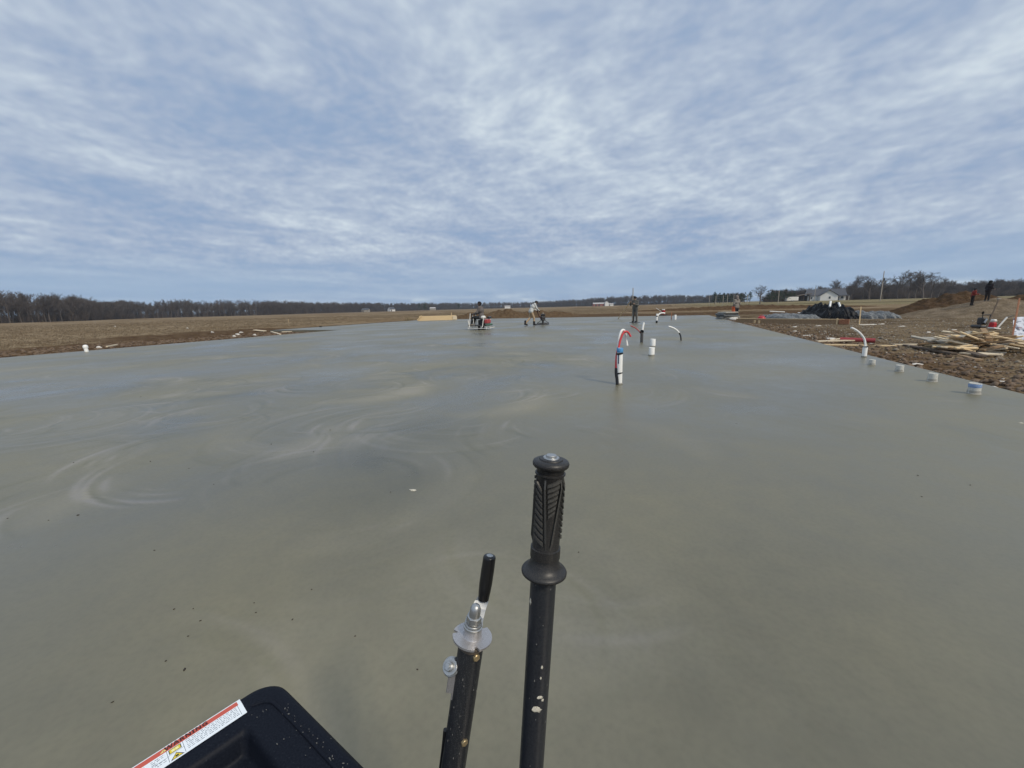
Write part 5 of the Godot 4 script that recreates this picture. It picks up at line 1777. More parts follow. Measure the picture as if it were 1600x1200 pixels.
# ---------------------------------------------------------------- workers and their machines
func walk_trowel(o: Node3D, ring_r: float, m_ring: Material, m_eng: Material, m_tank: Material):
	var b := MB.new()
	for y in [0.05, 0.13]:
		var pts := []
		for i in 29: pts.append(Vector3(cos(TAU * i / 28.0) * ring_r, y, sin(TAU * i / 28.0) * ring_r))
		b.tube(pts, [0.02], 6, false)
	for i in 8:
		var a := TAU * i / 8.0
		b.tube([Vector3(cos(a) * ring_r, 0.05, sin(a) * ring_r), Vector3(cos(a) * ring_r, 0.13, sin(a) * ring_r)], [0.014], 5)
	for i in 4:
		var a := TAU * i / 4.0 + 0.4
		b.tube([Vector3(cos(a) * ring_r, 0.13, sin(a) * ring_r), Vector3(cos(a) * 0.1, 0.34, sin(a) * 0.1)], [0.02], 6)
	part(o, "guard_ring", b.mesh(), m_ring)
	for i in 4:
		part(o, "trowel_blade", cube(Vector3(ring_r * 0.85, 0.01, 0.16), 0.002), M.steel, Transform3D(Basis(Vector3.UP, i * PI / 2 + 0.2), Vector3(cos(i * PI / 2 + 0.2), 0, -sin(i * PI / 2 + 0.2)) * ring_r * 0.5 + Vector3(0, 0.008, 0)))
	b = MB.new()
	b.tube([Vector3(0, 0.02, 0), Vector3(0, 0.34, 0)], [0.06, 0.09], 10)
	b.box(Transform3D(Basis.IDENTITY, Vector3(0, 0.37, 0)), Vector3(0.28, 0.1, 0.28), 0.02)
	part(o, "gearbox", b.mesh(), m_ring)
	b = MB.new()
	b.box(Transform3D(Basis.IDENTITY, Vector3(0.02, 0.53, 0)), Vector3(0.3, 0.22, 0.32), 0.04)
	b.box(Transform3D(Basis.IDENTITY, Vector3(0.17, 0.52, 0)), Vector3(0.08, 0.18, 0.2), 0.03)
	part(o, "engine", b.mesh(), m_eng)
	b = MB.new()
	b.box(Transform3D(Basis.IDENTITY, Vector3(0.0, 0.71, 0)), Vector3(0.24, 0.12, 0.3), 0.045)
	part(o, "fuel_tank", b.mesh(), m_tank)

func build_workers():
	var skin := Color(0.36, 0.22, 0.16)
	var black := Color(0.018, 0.018, 0.02)
	# worker walking behind a power trowel
	var p := gp(831, 508.5)
	var J := {"pelvis": Vector3(0, 0.93, -0.06), "chest": Vector3(0, 1.22, 0.1), "neck": Vector3(0, 1.40, 0.24), "head": Vector3(0, 1.5, 0.34), "sl": Vector3(0.18, 1.35, 0.18), "sr": Vector3(-0.18, 1.35, 0.18), "look": Vector3(0, -0.5, 1),
		"el": Vector3(0.26, 1.1, 0.22), "er": Vector3(-0.26, 1.12, 0.26), "wl": Vector3(0.17, 0.98, 0.46), "wr": Vector3(-0.17, 0.98, 0.46),
		"kl": Vector3(0.12, 0.52, -0.06), "kr": Vector3(-0.1, 0.5, 0.12), "al": Vector3(0.13, 0.13, -0.42), "ar": Vector3(-0.1, 0.1, 0.12), "tl": Vector3(0.14, 0.05, -0.27)}
	var face := YAW + PI / 2 + 0.42
	person("worker in pale grey hoodie and tan trousers pushing a walk-behind trowel", p, face, 1.06, J, {"top": Color(0.52, 0.53, 0.52), "legs": Color(0.42, 0.31, 0.2), "skin": skin, "face": skin, "hat": black, "hands": Color(0.05, 0.04, 0.04), "shoes": black, "boots": true, "neck": Color(0.52, 0.53, 0.52), "long": true})
	var fwd := Vector3(sin(face), 0, cos(face))
	var q := p + fwd * 0.9
	var t := thing("walk_behind_trowel", "dark walk-behind power trowel pushed by the worker in the pale hoodie", "trowel machine", q, face)
	walk_trowel(t, 0.43, M.dark_metal, M.dark_metal, M.gloss_black)
	var b := MB.new()
	b.tube(spline([Vector3(0, 0.4, -0.1), Vector3(0, 0.62, -0.3), Vector3(0, 0.95, -0.45)]), [0.032], 8)
	b.tube([Vector3(0.24, 1.02, -0.49), Vector3(-0.24, 1.02, -0.49)], [0.02], 8)
	b.tube([Vector3(0, 0.94, -0.44), Vector3(0, 1.02, -0.49)], [0.022], 8)
	part(t, "handle", b.mesh(), M.maroon)
	part(t, "lifting_knob", cube(Vector3(0.12, 0.09, 0.12), 0.03), M.putty, Transform3D(Basis.IDENTITY, Vector3(0.02, 0.82, 0.02)))
	# rider on a twin trowel
	p = gp(752, 515)
	face = YAW - PI / 2 - 0.35
	J = {"pelvis": Vector3(0, 0.62, -0.05), "chest": Vector3(0, 0.98, -0.02), "neck": Vector3(0, 1.19, 0.02), "head": Vector3(0, 1.32, 0.04), "sl": Vector3(0.19, 1.12, 0.0), "sr": Vector3(-0.19, 1.12, 0.0),
		"el": Vector3(0.27, 0.88, 0.1), "er": Vector3(-0.27, 0.88, 0.1), "wl": Vector3(0.22, 0.8, 0.36), "wr": Vector3(-0.22, 0.8, 0.36),
		"kl": Vector3(0.16, 0.62, 0.4), "kr": Vector3(-0.16, 0.62, 0.4), "al": Vector3(0.16, 0.27, 0.48), "ar": Vector3(-0.16, 0.27, 0.48)}
	var rider := person("worker in dark camouflage jacket and black beanie riding a twin trowel", p + Vector3(0, 0.02, 0), face, 1.16, J, {"top": Color(0.13, 0.115, 0.11), "legs": Color(0.022, 0.024, 0.03), "skin": skin, "face": skin, "hat": black, "hands": black, "shoes": Color(0.3, 0.27, 0.22), "neck": Color(0.05, 0.045, 0.04), "long": true})
	t = thing("ride_on_trowel", "white-framed ride-on trowel carrying the worker in the camouflage jacket", "trowel machine", p, face)
	b = MB.new()
	for y in [0.1]:
		var pts := []
		for c in [[-0.6, -0.6], [0.6, -0.6], [0.6, 0.6], [-0.6, 0.6], [-0.6, -0.6]]: pts.append(Vector3(c[0], y, c[1]))
		for i in 4: b.tube([pts[i], pts[i + 1]], [0.017], 6)
	for c in [[-0.6, -0.6], [0.6, -0.6], [0.6, 0.6], [-0.6, 0.6], [0, 0.6], [0, -0.6]]:
		b.tube([Vector3(c[0], 0.06, c[1]), Vector3(c[0], 0.17, c[1])], [0.02], 6)
	part(t, "guard_frame", b.mesh(), M.white_paint)
	for sx in [-0.3, 0.3]:
		for i in 4:
			var a: float = i * PI / 2 + 0.4 + sx
			part(t, "trowel_blade", cube(Vector3(0.26, 0.012, 0.12), 0.002), M.dark_metal, Transform3D(Basis(Vector3.UP, a), Vector3(sx, 0.012, 0) + Vector3(cos(a), 0, -sin(a)) * 0.16))
		part(t, "rotor", rod(Vector3(sx, 0.01, 0), Vector3(sx, 0.3, 0), 0.07, 0.09, 10), M.dark_metal)
	b = MB.new()
	b.box(Transform3D(Basis.IDENTITY, Vector3(0, 0.25, 0.05)), Vector3(1.0, 0.06, 0.9), 0.015)
	part(t, "deck", b.mesh(), M.dark_metal)
	for e in [[0.42, 0.5, 0.12, 1.0], [-0.42, 0.5, 0.12, 1.0], [0.55, -0.42, 0.1, 0.72], [-0.55, -0.42, 0.1, 0.72], [0.62, 0.58, -0.1, 0.6]]:
		part(t, "upright", rod(Vector3(e[0], 0.17, e[1] + e[2]), Vector3(e[0], e[3], e[1]), 0.028, 0.028, 8), M.white_paint)
	part(t, "seat_pedestal", cube(Vector3(0.4, 0.34, 0.36), 0.04), M.gloss_black, Transform3D(Basis.IDENTITY, Vector3(0, 0.43, -0.06)))
	b = MB.new()
	b.box(Transform3D(Basis.IDENTITY, Vector3(0.1, 0.50, -0.48)), Vector3(0.5, 0.26, 0.26), 0.05)
	part(t, "engine", b.mesh(), M.red_dull)
	part(t, "muffler", rod(Vector3(-0.2, 0.72, -0.56), Vector3(0.2, 0.72, -0.56), 0.07, 0.07, 10), M.gloss_black)
	part(t, "water_tank", cube(Vector3(0.3, 0.2, 0.26), 0.07), M.white_paint, Transform3D(Basis.IDENTITY, Vector3(0.3, 0.75, -0.3)))
	part(t, "hose_coil", rod(Vector3(0.4, 0.3, -0.55), Vector3(-0.4, 0.3, -0.55), 0.06, 0.06, 8), M.green_paint)
	for sx in [-0.2, 0.2]: part(t, "control_lever", rod(Vector3(sx, 0.27, 0.38), Vector3(sx * 1.2, 0.96, 0.44), 0.018, 0.022, 8), M.white_paint)
	# finisher holding a pole
	p = gp(992, 504.2)
	face = YAW - 0.75
	J = standing(0.03)
	J.wl = Vector3(0.1, 1.2, 0.27); J.el = Vector3(0.24, 1.12, 0.1)
	J.wr = Vector3(-0.2, 1.32, 0.3); J.er = Vector3(-0.28, 1.15, 0.12)
	J.look = Vector3(-0.2, -0.4, 1)
	var fin := person("worker in grey coveralls and dark beanie holding a long pole upright", p + Vector3(0, 0.035, 0), face, 1.05, J, {"top": Color(0.105, 0.105, 0.095), "legs": Color(0.09, 0.09, 0.085), "skin": skin, "face": skin, "hat": black, "hands": Color(0.3, 0.2, 0.15), "shoes": black, "neck": Color(0.3, 0.29, 0.27), "long": true})
	var d := depth_of(p)
	for e in [[988, 504, 0.0], [995.5, 503.5, 0.1]]:
		pass
	var kb := thing("knee_board", "dark flat finishing board under the feet of the worker with the pole", "board", p)
	part(kb, "plate", cube(Vector3(0.55, 0.03, 0.6), 0.008), M.dark_metal, Transform3D(Basis(Vector3.UP, face), Vector3(0, 0.016, 0.05)))
	var pl := thing("float_pole", "tall thin grey pole standing upright next to the worker in coveralls", "pole", gp(988, 504))
	part(pl, "pole", rod(Vector3.ZERO, ad(989.2, 450, d) - pl.position, 0.035, 0.03, 8), M.putty)
	pl = thing("float_pole", "pale wooden pole slanting down from the hands of the worker in coveralls", "pole", ad(970.5, 494.5, d - 0.2))
	var g0 := gp(966, 498.0)
	pl.position = g0
	part(pl, "pole", rod(Vector3(0, 0.02, 0), fin.position + Basis(Vector3.UP, face) * (Vector3(-0.21, 1.36, 0.36) * 1.05) - g0, 0.034, 0.03, 8), M.wood_new)
	pl = thing("float_pole", "short thin grey rod beside the legs of the worker in coveralls", "pole", gp(996, 503.4))
	part(pl, "pole", rod(Vector3.ZERO, Vector3(0, 0.72, 0), 0.018, 0.018, 6), M.putty)
	# worker in the tan hooded sweatshirt
	p = gp(1149.5, 500.3, DIRT)
	p.y = ground_h(p.x, p.z)
	J = standing(0.02)
	J.kl = Vector3(0.11, 0.5, 0.06); J.al = Vector3(0.12, 0.1, 0.04)
	J.el = Vector3(0.24, 1.14, 0.0); J.wl = Vector3(0.17, 0.97, 0.16); J.er = Vector3(-0.25, 1.14, 0.0); J.wr = Vector3(-0.2, 0.95, 0.16)
	person("worker in tan hooded sweatshirt and dark jeans standing at the slab edge", p, YAW + PI + 0.25, 1.07, J, {"top": Color(0.235, 0.21, 0.185), "legs": Color(0.022, 0.03, 0.04), "skin": skin, "face": skin, "hat": Color(0.17, 0.15, 0.14), "hood": Color(0.2, 0.175, 0.16), "hands": Color(0.1, 0.09, 0.08), "shoes": black, "neck": Color(0.2, 0.18, 0.16), "long": true})
	# children on the gravel mound
	p = far(1520.5, 42.6)
	p.y = mound_y(p) - 0.02
	J = standing(0.06)
	J.wl = Vector3(0.2, 1.12, 0.3); J.wr = Vector3(-0.2, 1.12, 0.3)
	person("small child in dark hat and red jacket standing on the gravel mound", p, YAW + PI / 2 - 0.3, 0.68, J, {"top": Color(0.2, 0.03, 0.022), "legs": Color(0.02, 0.018, 0.018), "skin": skin, "face": skin, "hat": black, "hands": Color(0.5, 0.35, 0.28), "shoes": black, "neck": black})
	p = far(1543, 43.6)
	p.y = mound_y(p) - 0.02
	J = standing(0.05)
	J.wl = Vector3(0.16, 1.0, 0.3); J.wr = Vector3(-0.16, 1.08, 0.28)
	person("taller child in black hooded coat standing on the gravel mound", p, YAW + PI / 2 + 0.1, 0.82, J, {"top": Color(0.02, 0.016, 0.02), "legs": Color(0.03, 0.025, 0.025), "skin": skin, "face": skin, "hat": Color(0.012, 0.012, 0.014), "hood": Color(0.012, 0.012, 0.014), "hands": Color(0.5, 0.36, 0.3), "shoes": Color(0.14, 0.12, 0.1), "neck": black, "long": true})
	# things round the worker at the edge
	p = gp(1136, 500.5, DIRT)
	var bl := thing("blanket_stack", "stack of dark grey curing blankets beside the worker in the tan sweatshirt", "blankets", Vector3(p.x, ground_h(p.x, p.z), p.z), YAW)
	var rb := RandomNumberGenerator.new()
	rb.seed = 3
	for k in 5:
		part(bl, "blanket", cube(Vector3(1.5 - 0.1 * k, 0.13, 1.1), 0.05), [M.sheet_grey, M.wood_grey, M.sheet_grey][k % 3], Transform3D(Basis(Vector3.UP, rb.randf_range(-0.12, 0.12)), Vector3(rb.randf_range(-0.1, 0.1), 0.065 + k * 0.125, rb.randf_range(-0.08, 0.08))))
	p = gp(1143.5, 500.8, DIRT)
	p.y = bl.position.y
	var bk := thing("bucket", "orange bucket standing on the stacked grey blankets", "bucket", bl.position + Basis(Vector3.UP, YAW) * Vector3(0.42, 0.63, 0.1))
	b = MB.new()
	b.lathe([[0.12, 0.01], [0.13, 0.0], [0.155, 0.36], [0.165, 0.37], [0.15, 0.38], [0.14, 0.2], [0.12, 0.03], [0.0, 0.03]], 20)
	part(bk, "body", b.mesh(), M.orange)
	p = gp(1142, 500.8, DIRT)
	b = MB.new()
	b.blob(Vector3(0, 0.12, 0), Vector3(0.32, 0.14, 0.22), noise(2.0, 5, 2), 0.2, 8, 14)
	b.smooth()
	single("white_bag", b.mesh(), M.paper, "white sack slumped at the foot of the grey blankets", "sack", Vector3(p.x, ground_h(p.x, p.z) - 0.01, p.z) + Vector3(-sin(YAW), 0, -cos(YAW)) * -0.35)
	p = gp(1119.5, 498.5)
	var sk := thing("wooden_stake", "grey post with pale top at the slab edge beside the blankets", "stake", Vector3(SLAB_R + 0.15, ground_h(SLAB_R + 0.15, p.z), p.z))
	part(sk, "post", cube(Vector3(0.09, 0.72, 0.09), 0.01), M.wood_grey, Transform3D(Basis.IDENTITY, Vector3(0, 0.3, 0)))
	# machines by the gravel mound
	p = gp(1531, 514.5, DIRT)
	p.y = ground_h(p.x, p.z)
	t = thing("plate_compactor", "black plate compactor with round white knob in front of the gravel mound", "compactor", p, YAW)
	t.scale = Vector3(0.62, 1.0, 0.75)
	b = MB.new()
	b.box(Transform3D(Basis.IDENTITY, Vector3(0, 0.07, 0)), Vector3(0.62, 0.07, 0.5), 0.02)
	b.box(Transform3D(Basis(Vector3.BACK, 0.6), Vector3(-0.33, 0.12, 0)), Vector3(0.14, 0.05, 0.5), 0.015)
	part(t, "base_plate", b.mesh(), M.dark_metal)
	part(t, "plate_edge", cube(Vector3(0.5, 0.03, 0.02), 0.004), M.zinc, Transform3D(Basis.IDENTITY, Vector3(0.02, 0.115, 0.26)))
	part(t, "engine", cube(Vector3(0.36, 0.3, 0.34), 0.05), M.dark_metal, Transform3D(Basis.IDENTITY, Vector3(0.06, 0.32, 0)))
	for sx in [-0.22, 0.3]:
		part(t, "roll_bar", rod(Vector3(sx - 0.05, 0.1, 0.2), Vector3(sx, 0.58, 0.18), 0.02, 0.02, 8), M.gloss_black)
	part(t, "roll_bar", rod(Vector3(-0.24, 0.58, 0.18), Vector3(0.32, 0.58, 0.18), 0.02, 0.02, 8), M.gloss_black)
	part(t, "air_filter", rod(Vector3(-0.06, 0.24, 0.2), Vector3(0.06, 0.4, 0.22), 0.06, 0.06, 10), M.zinc)
	b = MB.new()
	b.blob(Vector3(-0.2, 0.67, 0.15), Vector3(0.06, 0.065, 0.06), noise(1.0, 1), 0.0, 8, 12)
	part(t, "knob", b.mesh(), M.white_paint)
	part(t, "knob_stem", rod(Vector3(-0.2, 0.56, 0.17), Vector3(-0.2, 0.64, 0.15), 0.018, 0.018, 6), M.gloss_black)
	p = gp(1549, 515.5, DIRT)
	p.y = ground_h(p.x, p.z)
	t = thing("concrete_saw", "red and white walk-behind machine with slanted white handle beside the black compactor", "power tool", p, YAW)
	t.scale = Vector3(0.7, 1.0, 0.8)
	part(t, "base", cube(Vector3(0.42, 0.06, 0.4), 0.015), M.white_paint, Transform3D(Basis(Vector3.BACK, -0.1), Vector3(0.02, 0.06, 0.05)))
	part(t, "engine", cube(Vector3(0.24, 0.22, 0.3), 0.04), M.red_plastic, Transform3D(Basis.IDENTITY, Vector3(-0.02, 0.2, 0)))
	part(t, "fuel_tank", cube(Vector3(0.22, 0.12, 0.26), 0.04), M.white_paint, Transform3D(Basis.IDENTITY, Vector3(0.0, 0.37, 0)))
	part(t, "handle", cube(Vector3(0.62, 0.07, 0.06), 0.015), M.white_paint, Transform3D(Basis(Vector3.BACK, 0.75), Vector3(0.3, 0.3, 0.2)))
	part(t, "grip", rod(Vector3(0.5, 0.5, 0.2), Vector3(0.86, 0.57, 0.2), 0.025, 0.02, 8), M.gloss_black)
	# machine beyond the far edge
	p = far(1037, 50.5)
	t = thing("walk_behind_trowel", "small red and white machine parked past the far slab edge", "trowel machine", p + Vector3(0, 0.02, 0), YAW + 0.6)
	walk_trowel(t, 0.45, M.dark_metal, M.red_plastic, M.white_paint)
	part(t, "handle", rod(Vector3(0, 0.42, -0.1), Vector3(-0.1, 0.9, -0.9), 0.025, 0.025, 8), M.white_paint)

# ---------------------------------------------------------------- farmstead and far buildings
func prism(b: MB, w: float, d: float, y0: float, y1: float, over: float, at := Vector3.ZERO):   # ridge along x
	var a := [Vector3(-w / 2 - over, y0, d / 2 + over), Vector3(w / 2 + over, y0, d / 2 + over), Vector3(w / 2 + over, y1, 0), Vector3(-w / 2 - over, y1, 0), Vector3(-w / 2 - over, y0, -d / 2 - over), Vector3(w / 2 + over, y0, -d / 2 - over)]
	for i in 6: a[i] += at
	var mid := at + Vector3(0, (y0 + y1) * 0.5 - 0.2, 0)
	var t := Vector3(0, 0.18, 0)
	b.face([a[0] + t, a[1] + t, a[2] + t, a[3] + t], mid); b.face([a[5] + t, a[4] + t, a[3] + t, a[2] + t], mid)
	b.face([a[0], a[1], a[1] + t, a[0] + t], mid); b.face([a[4], a[5], a[5] + t, a[4] + t], mid)
	b.face([a[0], a[3], a[3] + t, a[0] + t], mid); b.face([a[4], a[3], a[3] + t, a[4] + t], mid)
	b.face([a[1], a[2], a[2] + t, a[1] + t], mid); b.face([a[5], a[2], a[2] + t, a[5] + t], mid)
func gable(b: MB, w: float, d: float, y0: float, y1: float, at := Vector3.ZERO):
	for s in [-1.0, 1.0]:
		b.face([at + Vector3(s * w / 2, y0, d / 2), at + Vector3(s * w / 2, y0, -d / 2), at + Vector3(s * w / 2, y1, 0)], at + Vector3(0, y0, 0))

func window(parent: Node3D, at: Vector3, w: float, h: float, face: Basis):
	var f := part(parent, "window", cube(Vector3(w, h, 0.06), 0.01), M.white_paint, Transform3D(face, at))
	part(f, "pane", cube(Vector3(w * 0.8, h * 0.84, 0.06)), M.glass, Transform3D(Basis.IDENTITY, Vector3(0, 0, 0.01)))

func simple_house(called: String, label: String, category: String, x: float, depth: float, w: float, d: float, wall_h: float, ridge: float, wall: Material, roof: Material, turn: float, doors := 0):
	var p := ad(x, 478, depth)
	p.y = ground_h(p.x, p.z)
	var o := thing(called, label, category, p, turn)
	var b := MB.new()
	b.box(Transform3D(Basis.IDENTITY, Vector3(0, wall_h / 2 - 0.1, 0)), Vector3(w, wall_h + 0.2, d))
	gable(b, w, d, wall_h, ridge)
	part(o, "wall", b.mesh(), wall)
	b = MB.new()
	prism(b, w, d, wall_h - 0.05, ridge, 0.35)
	part(o, "roof", b.mesh(), roof)
	for k in doors:
		part(o, "door", cube(Vector3(minf(2.4, w * 0.2), wall_h * 0.8, 0.08)), M.dark_metal, Transform3D(Basis.IDENTITY, Vector3(w * (-0.3 + 0.3 * k), wall_h * 0.4, d / 2 + 0.03)))
	return o

func build_far():
	# road with its pale verge
	var pts := [[1085, 476.8], [1180, 476.2], [1290, 474.6], [1400, 472.2], [1500, 470.0], [1640, 466.3]]
	var b := MB.new()
	var wide := 3.2
	var prev := Vector3.ZERO
	var rp := []
	for k in [-40.0, 4.0, 30.0, 62.0, 100.0, 150.0, 230.0]:
		var q := Vector3(k, 0, -172.0 + (k - 20.0) * 0.34)
		rp.append(q)
	var sp := spline(rp, 10)
	for i in sp.size():
		var q: Vector3 = sp[i]
		var dir: Vector3 = (sp[mini(i + 1, sp.size() - 1)] - sp[maxi(i - 1, 0)]).normalized()
		var sd := dir.cross(Vector3.UP)
		for s in [-1.0, 1.0]:
			var e: Vector3 = q + sd * s * wide
			e.y = maxf(maxf(ground_h(e.x, e.z), ground_h(q.x, q.z)), ground_h(q.x - sd.x * s * wide, q.z - sd.z * s * wide)) + 0.14
			b.vert(e, Vector3.UP)
	for i in sp.size() - 1:
		var q := i * 2
		b.ix.append_array([q, q + 1, q + 3, q, q + 3, q + 2])
	b.smooth()
	for i in b.n.size():
		if b.n[i].y < 0: b.n[i] = -b.n[i]
	single("road", b.mesh(), M.road, "pale country road running past the farmstead", "road", Vector3.ZERO, "", "structure")
	# white house with a gabled wing
	var p := ad(1291, 470, 245.0)
	p.y = ground_h(p.x, p.z)
	var o := thing("farm_house", "white farmhouse with dark grey roof and gabled wing", "house", p, YAW - 0.42)
	b = MB.new()
	b.box(Transform3D(Basis.IDENTITY, Vector3(0, 1.4, -5.0)), Vector3(18.6, 3.2, 9.0))
	gable(b, 18.6, 9.0, 3.0, 6.7, Vector3(0, 0, -5.0))
	part(o, "wall", b.mesh(), M.siding)
	b = MB.new()
	prism(b, 18.6, 9.0, 2.95, 6.7, 0.5, Vector3(0, 0, -5.0))
	part(o, "roof", b.mesh(), M.roof)
	var wing := Transform3D(Basis(Vector3.UP, PI / 2), Vector3(0, 0, 0))
	b = MB.new()
	b.box(Transform3D(Basis.IDENTITY, Vector3(0.0, 1.4, 1.8)), Vector3(8.4, 3.2, 5.6))
	var wg := MB.new()
	gable(wg, 5.6, 8.4, 3.0, 6.0)
	for i in wg.v.size(): wg.v[i] = Basis(Vector3.UP, PI / 2) * wg.v[i] + Vector3(0, 0, 1.8)
	var off := b.v.size()
	b.v.append_array(wg.v); b.c.append_array(wg.c); b.uv.append_array(wg.uv)
	for i in wg.n.size(): b.n.append(Basis(Vector3.UP, PI / 2) * wg.n[i])
	for i in wg.ix: b.ix.append(i + off)
	part(o, "wing", b.mesh(), M.siding)
	b = MB.new()
	prism(b, 8.0, 8.4, 2.95, 6.0, 0.4)
	part(o, "wing_roof", b.mesh(), M.roof, Transform3D(Basis(Vector3.UP, PI / 2), Vector3(0, 0, 0.9)))
	window(o, Vector3(0.4, 1.7, 4.64), 1.1, 1.5, Basis.IDENTITY)
	window(o, Vector3(-7.4, 1.7, -0.46), 1.1, 1.5, Basis.IDENTITY)
	window(o, Vector3(7.6, 1.7, -0.46), 1.4, 1.5, Basis.IDENTITY)
	part(o, "door", cube(Vector3(1.0, 2.1, 0.08)), M.dark_metal, Transform3D(Basis.IDENTITY, Vector3(5.6, 1.05, -0.46)))
	for x in [5.0, 8.4, 10.3]: part(o, "porch_post", cube(Vector3(0.18, 2.7, 0.18)), M.white_paint, Transform3D(Basis.IDENTITY, Vector3(x, 1.35, 1.6)))
	part(o, "porch_roof", cube(Vector3(6.2, 0.2, 2.6)), M.roof, Transform3D(Basis(Vector3.RIGHT, 0.12), Vector3(7.4, 2.82, 0.7)))
	# open shed and trailer
	p = ad(1253, 470, 250.0)
	p.y = ground_h(p.x, p.z)
	o = thing("open_shed", "dark open shed with sloping roof between the trailer and white house", "shed", p, YAW - 0.15)
	for c in [[-3.4, 1.6], [0.0, 1.6], [3.4, 1.6]]: part(o, "post", cube(Vector3(0.2, 3.3, 0.2)), M.wood_wet, Transform3D(Basis.IDENTITY, Vector3(c[0], 1.6, c[1])))
	part(o, "back_wall", cube(Vector3(7.0, 3.4, 0.15)), M.wood_wet, Transform3D(Basis.IDENTITY, Vector3(0, 1.6, -2.5)))
	for s in [-3.5, 3.5]: part(o, "side_wall", cube(Vector3(0.15, 3.0, 4.0)), M.wood_wet, Transform3D(Basis.IDENTITY, Vector3(s, 1.45, -0.5)))
	part(o, "roof", cube(Vector3(8.0, 0.2, 5.6)), M.wood_wet, Transform3D(Basis(Vector3.BACK, 0.16), Vector3(0, 3.7, -0.4)))
	p = ad(1236.5, 470.6, 240.0)
	p.y = ground_h(p.x, p.z)
	o = thing("cargo_trailer", "white box trailer parked beside the dark open shed", "trailer", p, YAW - 0.1)
	part(o, "box", cube(Vector3(6.4, 2.2, 2.4), 0.08), M.white_paint, Transform3D(Basis.IDENTITY, Vector3(0, 1.6, 0)))
	part(o, "rear_door", cube(Vector3(0.9, 1.9, 0.06)), M.siding, Transform3D(Basis.IDENTITY, Vector3(2.5, 1.55, 1.22)))
	for x in [-0.6, 0.6]:
		var w := part(o, "wheel", rod(Vector3(x, 0.36, 1.0), Vector3(x, 0.36, 1.24), 0.36, 0.36, 16), M.gloss_black)
		part(w, "rim", rod(Vector3(x, 0.36, 1.24), Vector3(x, 0.36, 1.27), 0.19, 0.17, 12), M.zinc)
	part(o, "tongue", cube(Vector3(1.4, 0.12, 0.14)), M.dark_metal, Transform3D(Basis.IDENTITY, Vector3(-3.8, 0.48, 0)))
	# far barns
	simple_house("far_barn", "long low far barn with pale roof beside the white gabled shed", "barn", 935, 560, 15.0, 9, 3.0, 4.6, M.barn_red, M.roof_pale, YAW, 2)
	simple_house("far_barn", "white gabled shed at the end of the far red barn", "barn", 947.5, 555, 6.0, 5.0, 4.0, 6.2, M.siding, M.roof_pale, YAW + PI / 2, 1)
	simple_house("far_barn", "low white lean-to right of the far gabled shed", "barn", 954, 556, 6.5, 5.0, 2.2, 3.2, M.siding, M.roof_pale, YAW, 1)
	simple_house("far_barn", "single white metal shed far beyond the highest earth mound", "barn", 793, 620, 8.5, 6.0, 3.0, 4.0, M.siding, M.roof_pale, YAW, 0)
	simple_house("far_house", "far pale house with brown roof at the edge of the wood", "house", 571, 560, 9.0, 7.0, 3.0, 5.0, M.putty, M.roof, YAW, 1)
	simple_house("far_house", "far pale house with steep white gable before the wood", "house", 611, 590, 8.0, 7.0, 3.0, 6.0, M.siding, M.roof, YAW + 0.9, 1)
	simple_house("far_house", "small far tan house beside the lone evergreens", "house", 676, 620, 8.0, 6.0, 2.8, 4.4, M.putty, M.roof_pale, YAW, 0)
	# poles along the road
	for s in [[1374.5, 150.0, 10.6, 0.16, "tall pale utility pole with transformer rising above the roadside trees"], [1271.5, 215.0, 7.3, 0.14, "pale utility pole standing in front of the white farmhouse"], [1215.5, 168.0, 5.3, 0.13, "brown utility pole between the pines and white trailer"]]:
		p = ad(s[0], 476, s[1])
		p.y = ground_h(p.x, p.z)
		o = thing("utility_pole", s[4], "utility pole", p)
		part(o, "pole", rod(Vector3(0, -0.3, 0), Vector3(0, s[2], 0), s[3] * 1.1, s[3] * 0.75, 10), M.pole)
		part(o, "crossarm", cube(Vector3(1.3, 0.1, 0.1)), M.pole, Transform3D(Basis(Vector3.UP, 1.2), Vector3(0, s[2] - 0.5, 0)))
		if s[2] > 9.0: part(o, "transformer", rod(Vector3(0.3, s[2] - 3.3, 0.1), Vector3(0.3, s[2] - 2.5, 0.1), 0.24, 0.24, 12), M.dark_metal)
	for s in [[1108, 190], [1118, 188], [1129.5, 186], [1136, 186], [1146, 188], [1167, 182]]:
		p = ad(s[0], 476, s[1])
		p.y = ground_h(p.x, p.z)
		o = thing("roadside_post", "thin pale post standing before the dark row of pines", "post", p, 0.0, "posts before the pines")
		part(o, "post", rod(Vector3(0, -0.2, 0), Vector3(0, 4.4, 0), 0.11, 0.09, 8), M.pole)

# ---------------------------------------------------------------- materials
func speckled(base: Color, fleck: Color, rough: float, scale: float, seed_: int, edge := 0.8, metal := 0.0) -> StandardMaterial3D:
	var m := StandardMaterial3D.new()
	var a := base.linear_to_srgb()
	var f := fleck.linear_to_srgb()
	m.albedo_texture = noise_tex(512, 0.05, seed_, [0.0, 0.3, edge - 0.06, edge, 1.0], [a.darkened(0.12), a, a.lightened(0.05), f, f], 5)
	m.roughness = rough
	m.metallic = metal
	return tri(m, scale)
func timber(a: Color, b: Color, seed_: int) -> StandardMaterial3D:
	var m := StandardMaterial3D.new()
	m.albedo_texture = noise_tex(256, 0.03, seed_, [0.0, 0.4, 0.6, 1.0], [b.linear_to_srgb(), a.linear_to_srgb().lerp(b.linear_to_srgb(), 0.4), a.linear_to_srgb(), a.linear_to_srgb().lightened(0.1)], 4)
	m.roughness = 0.8
	tri(m, 1.6)
	return m

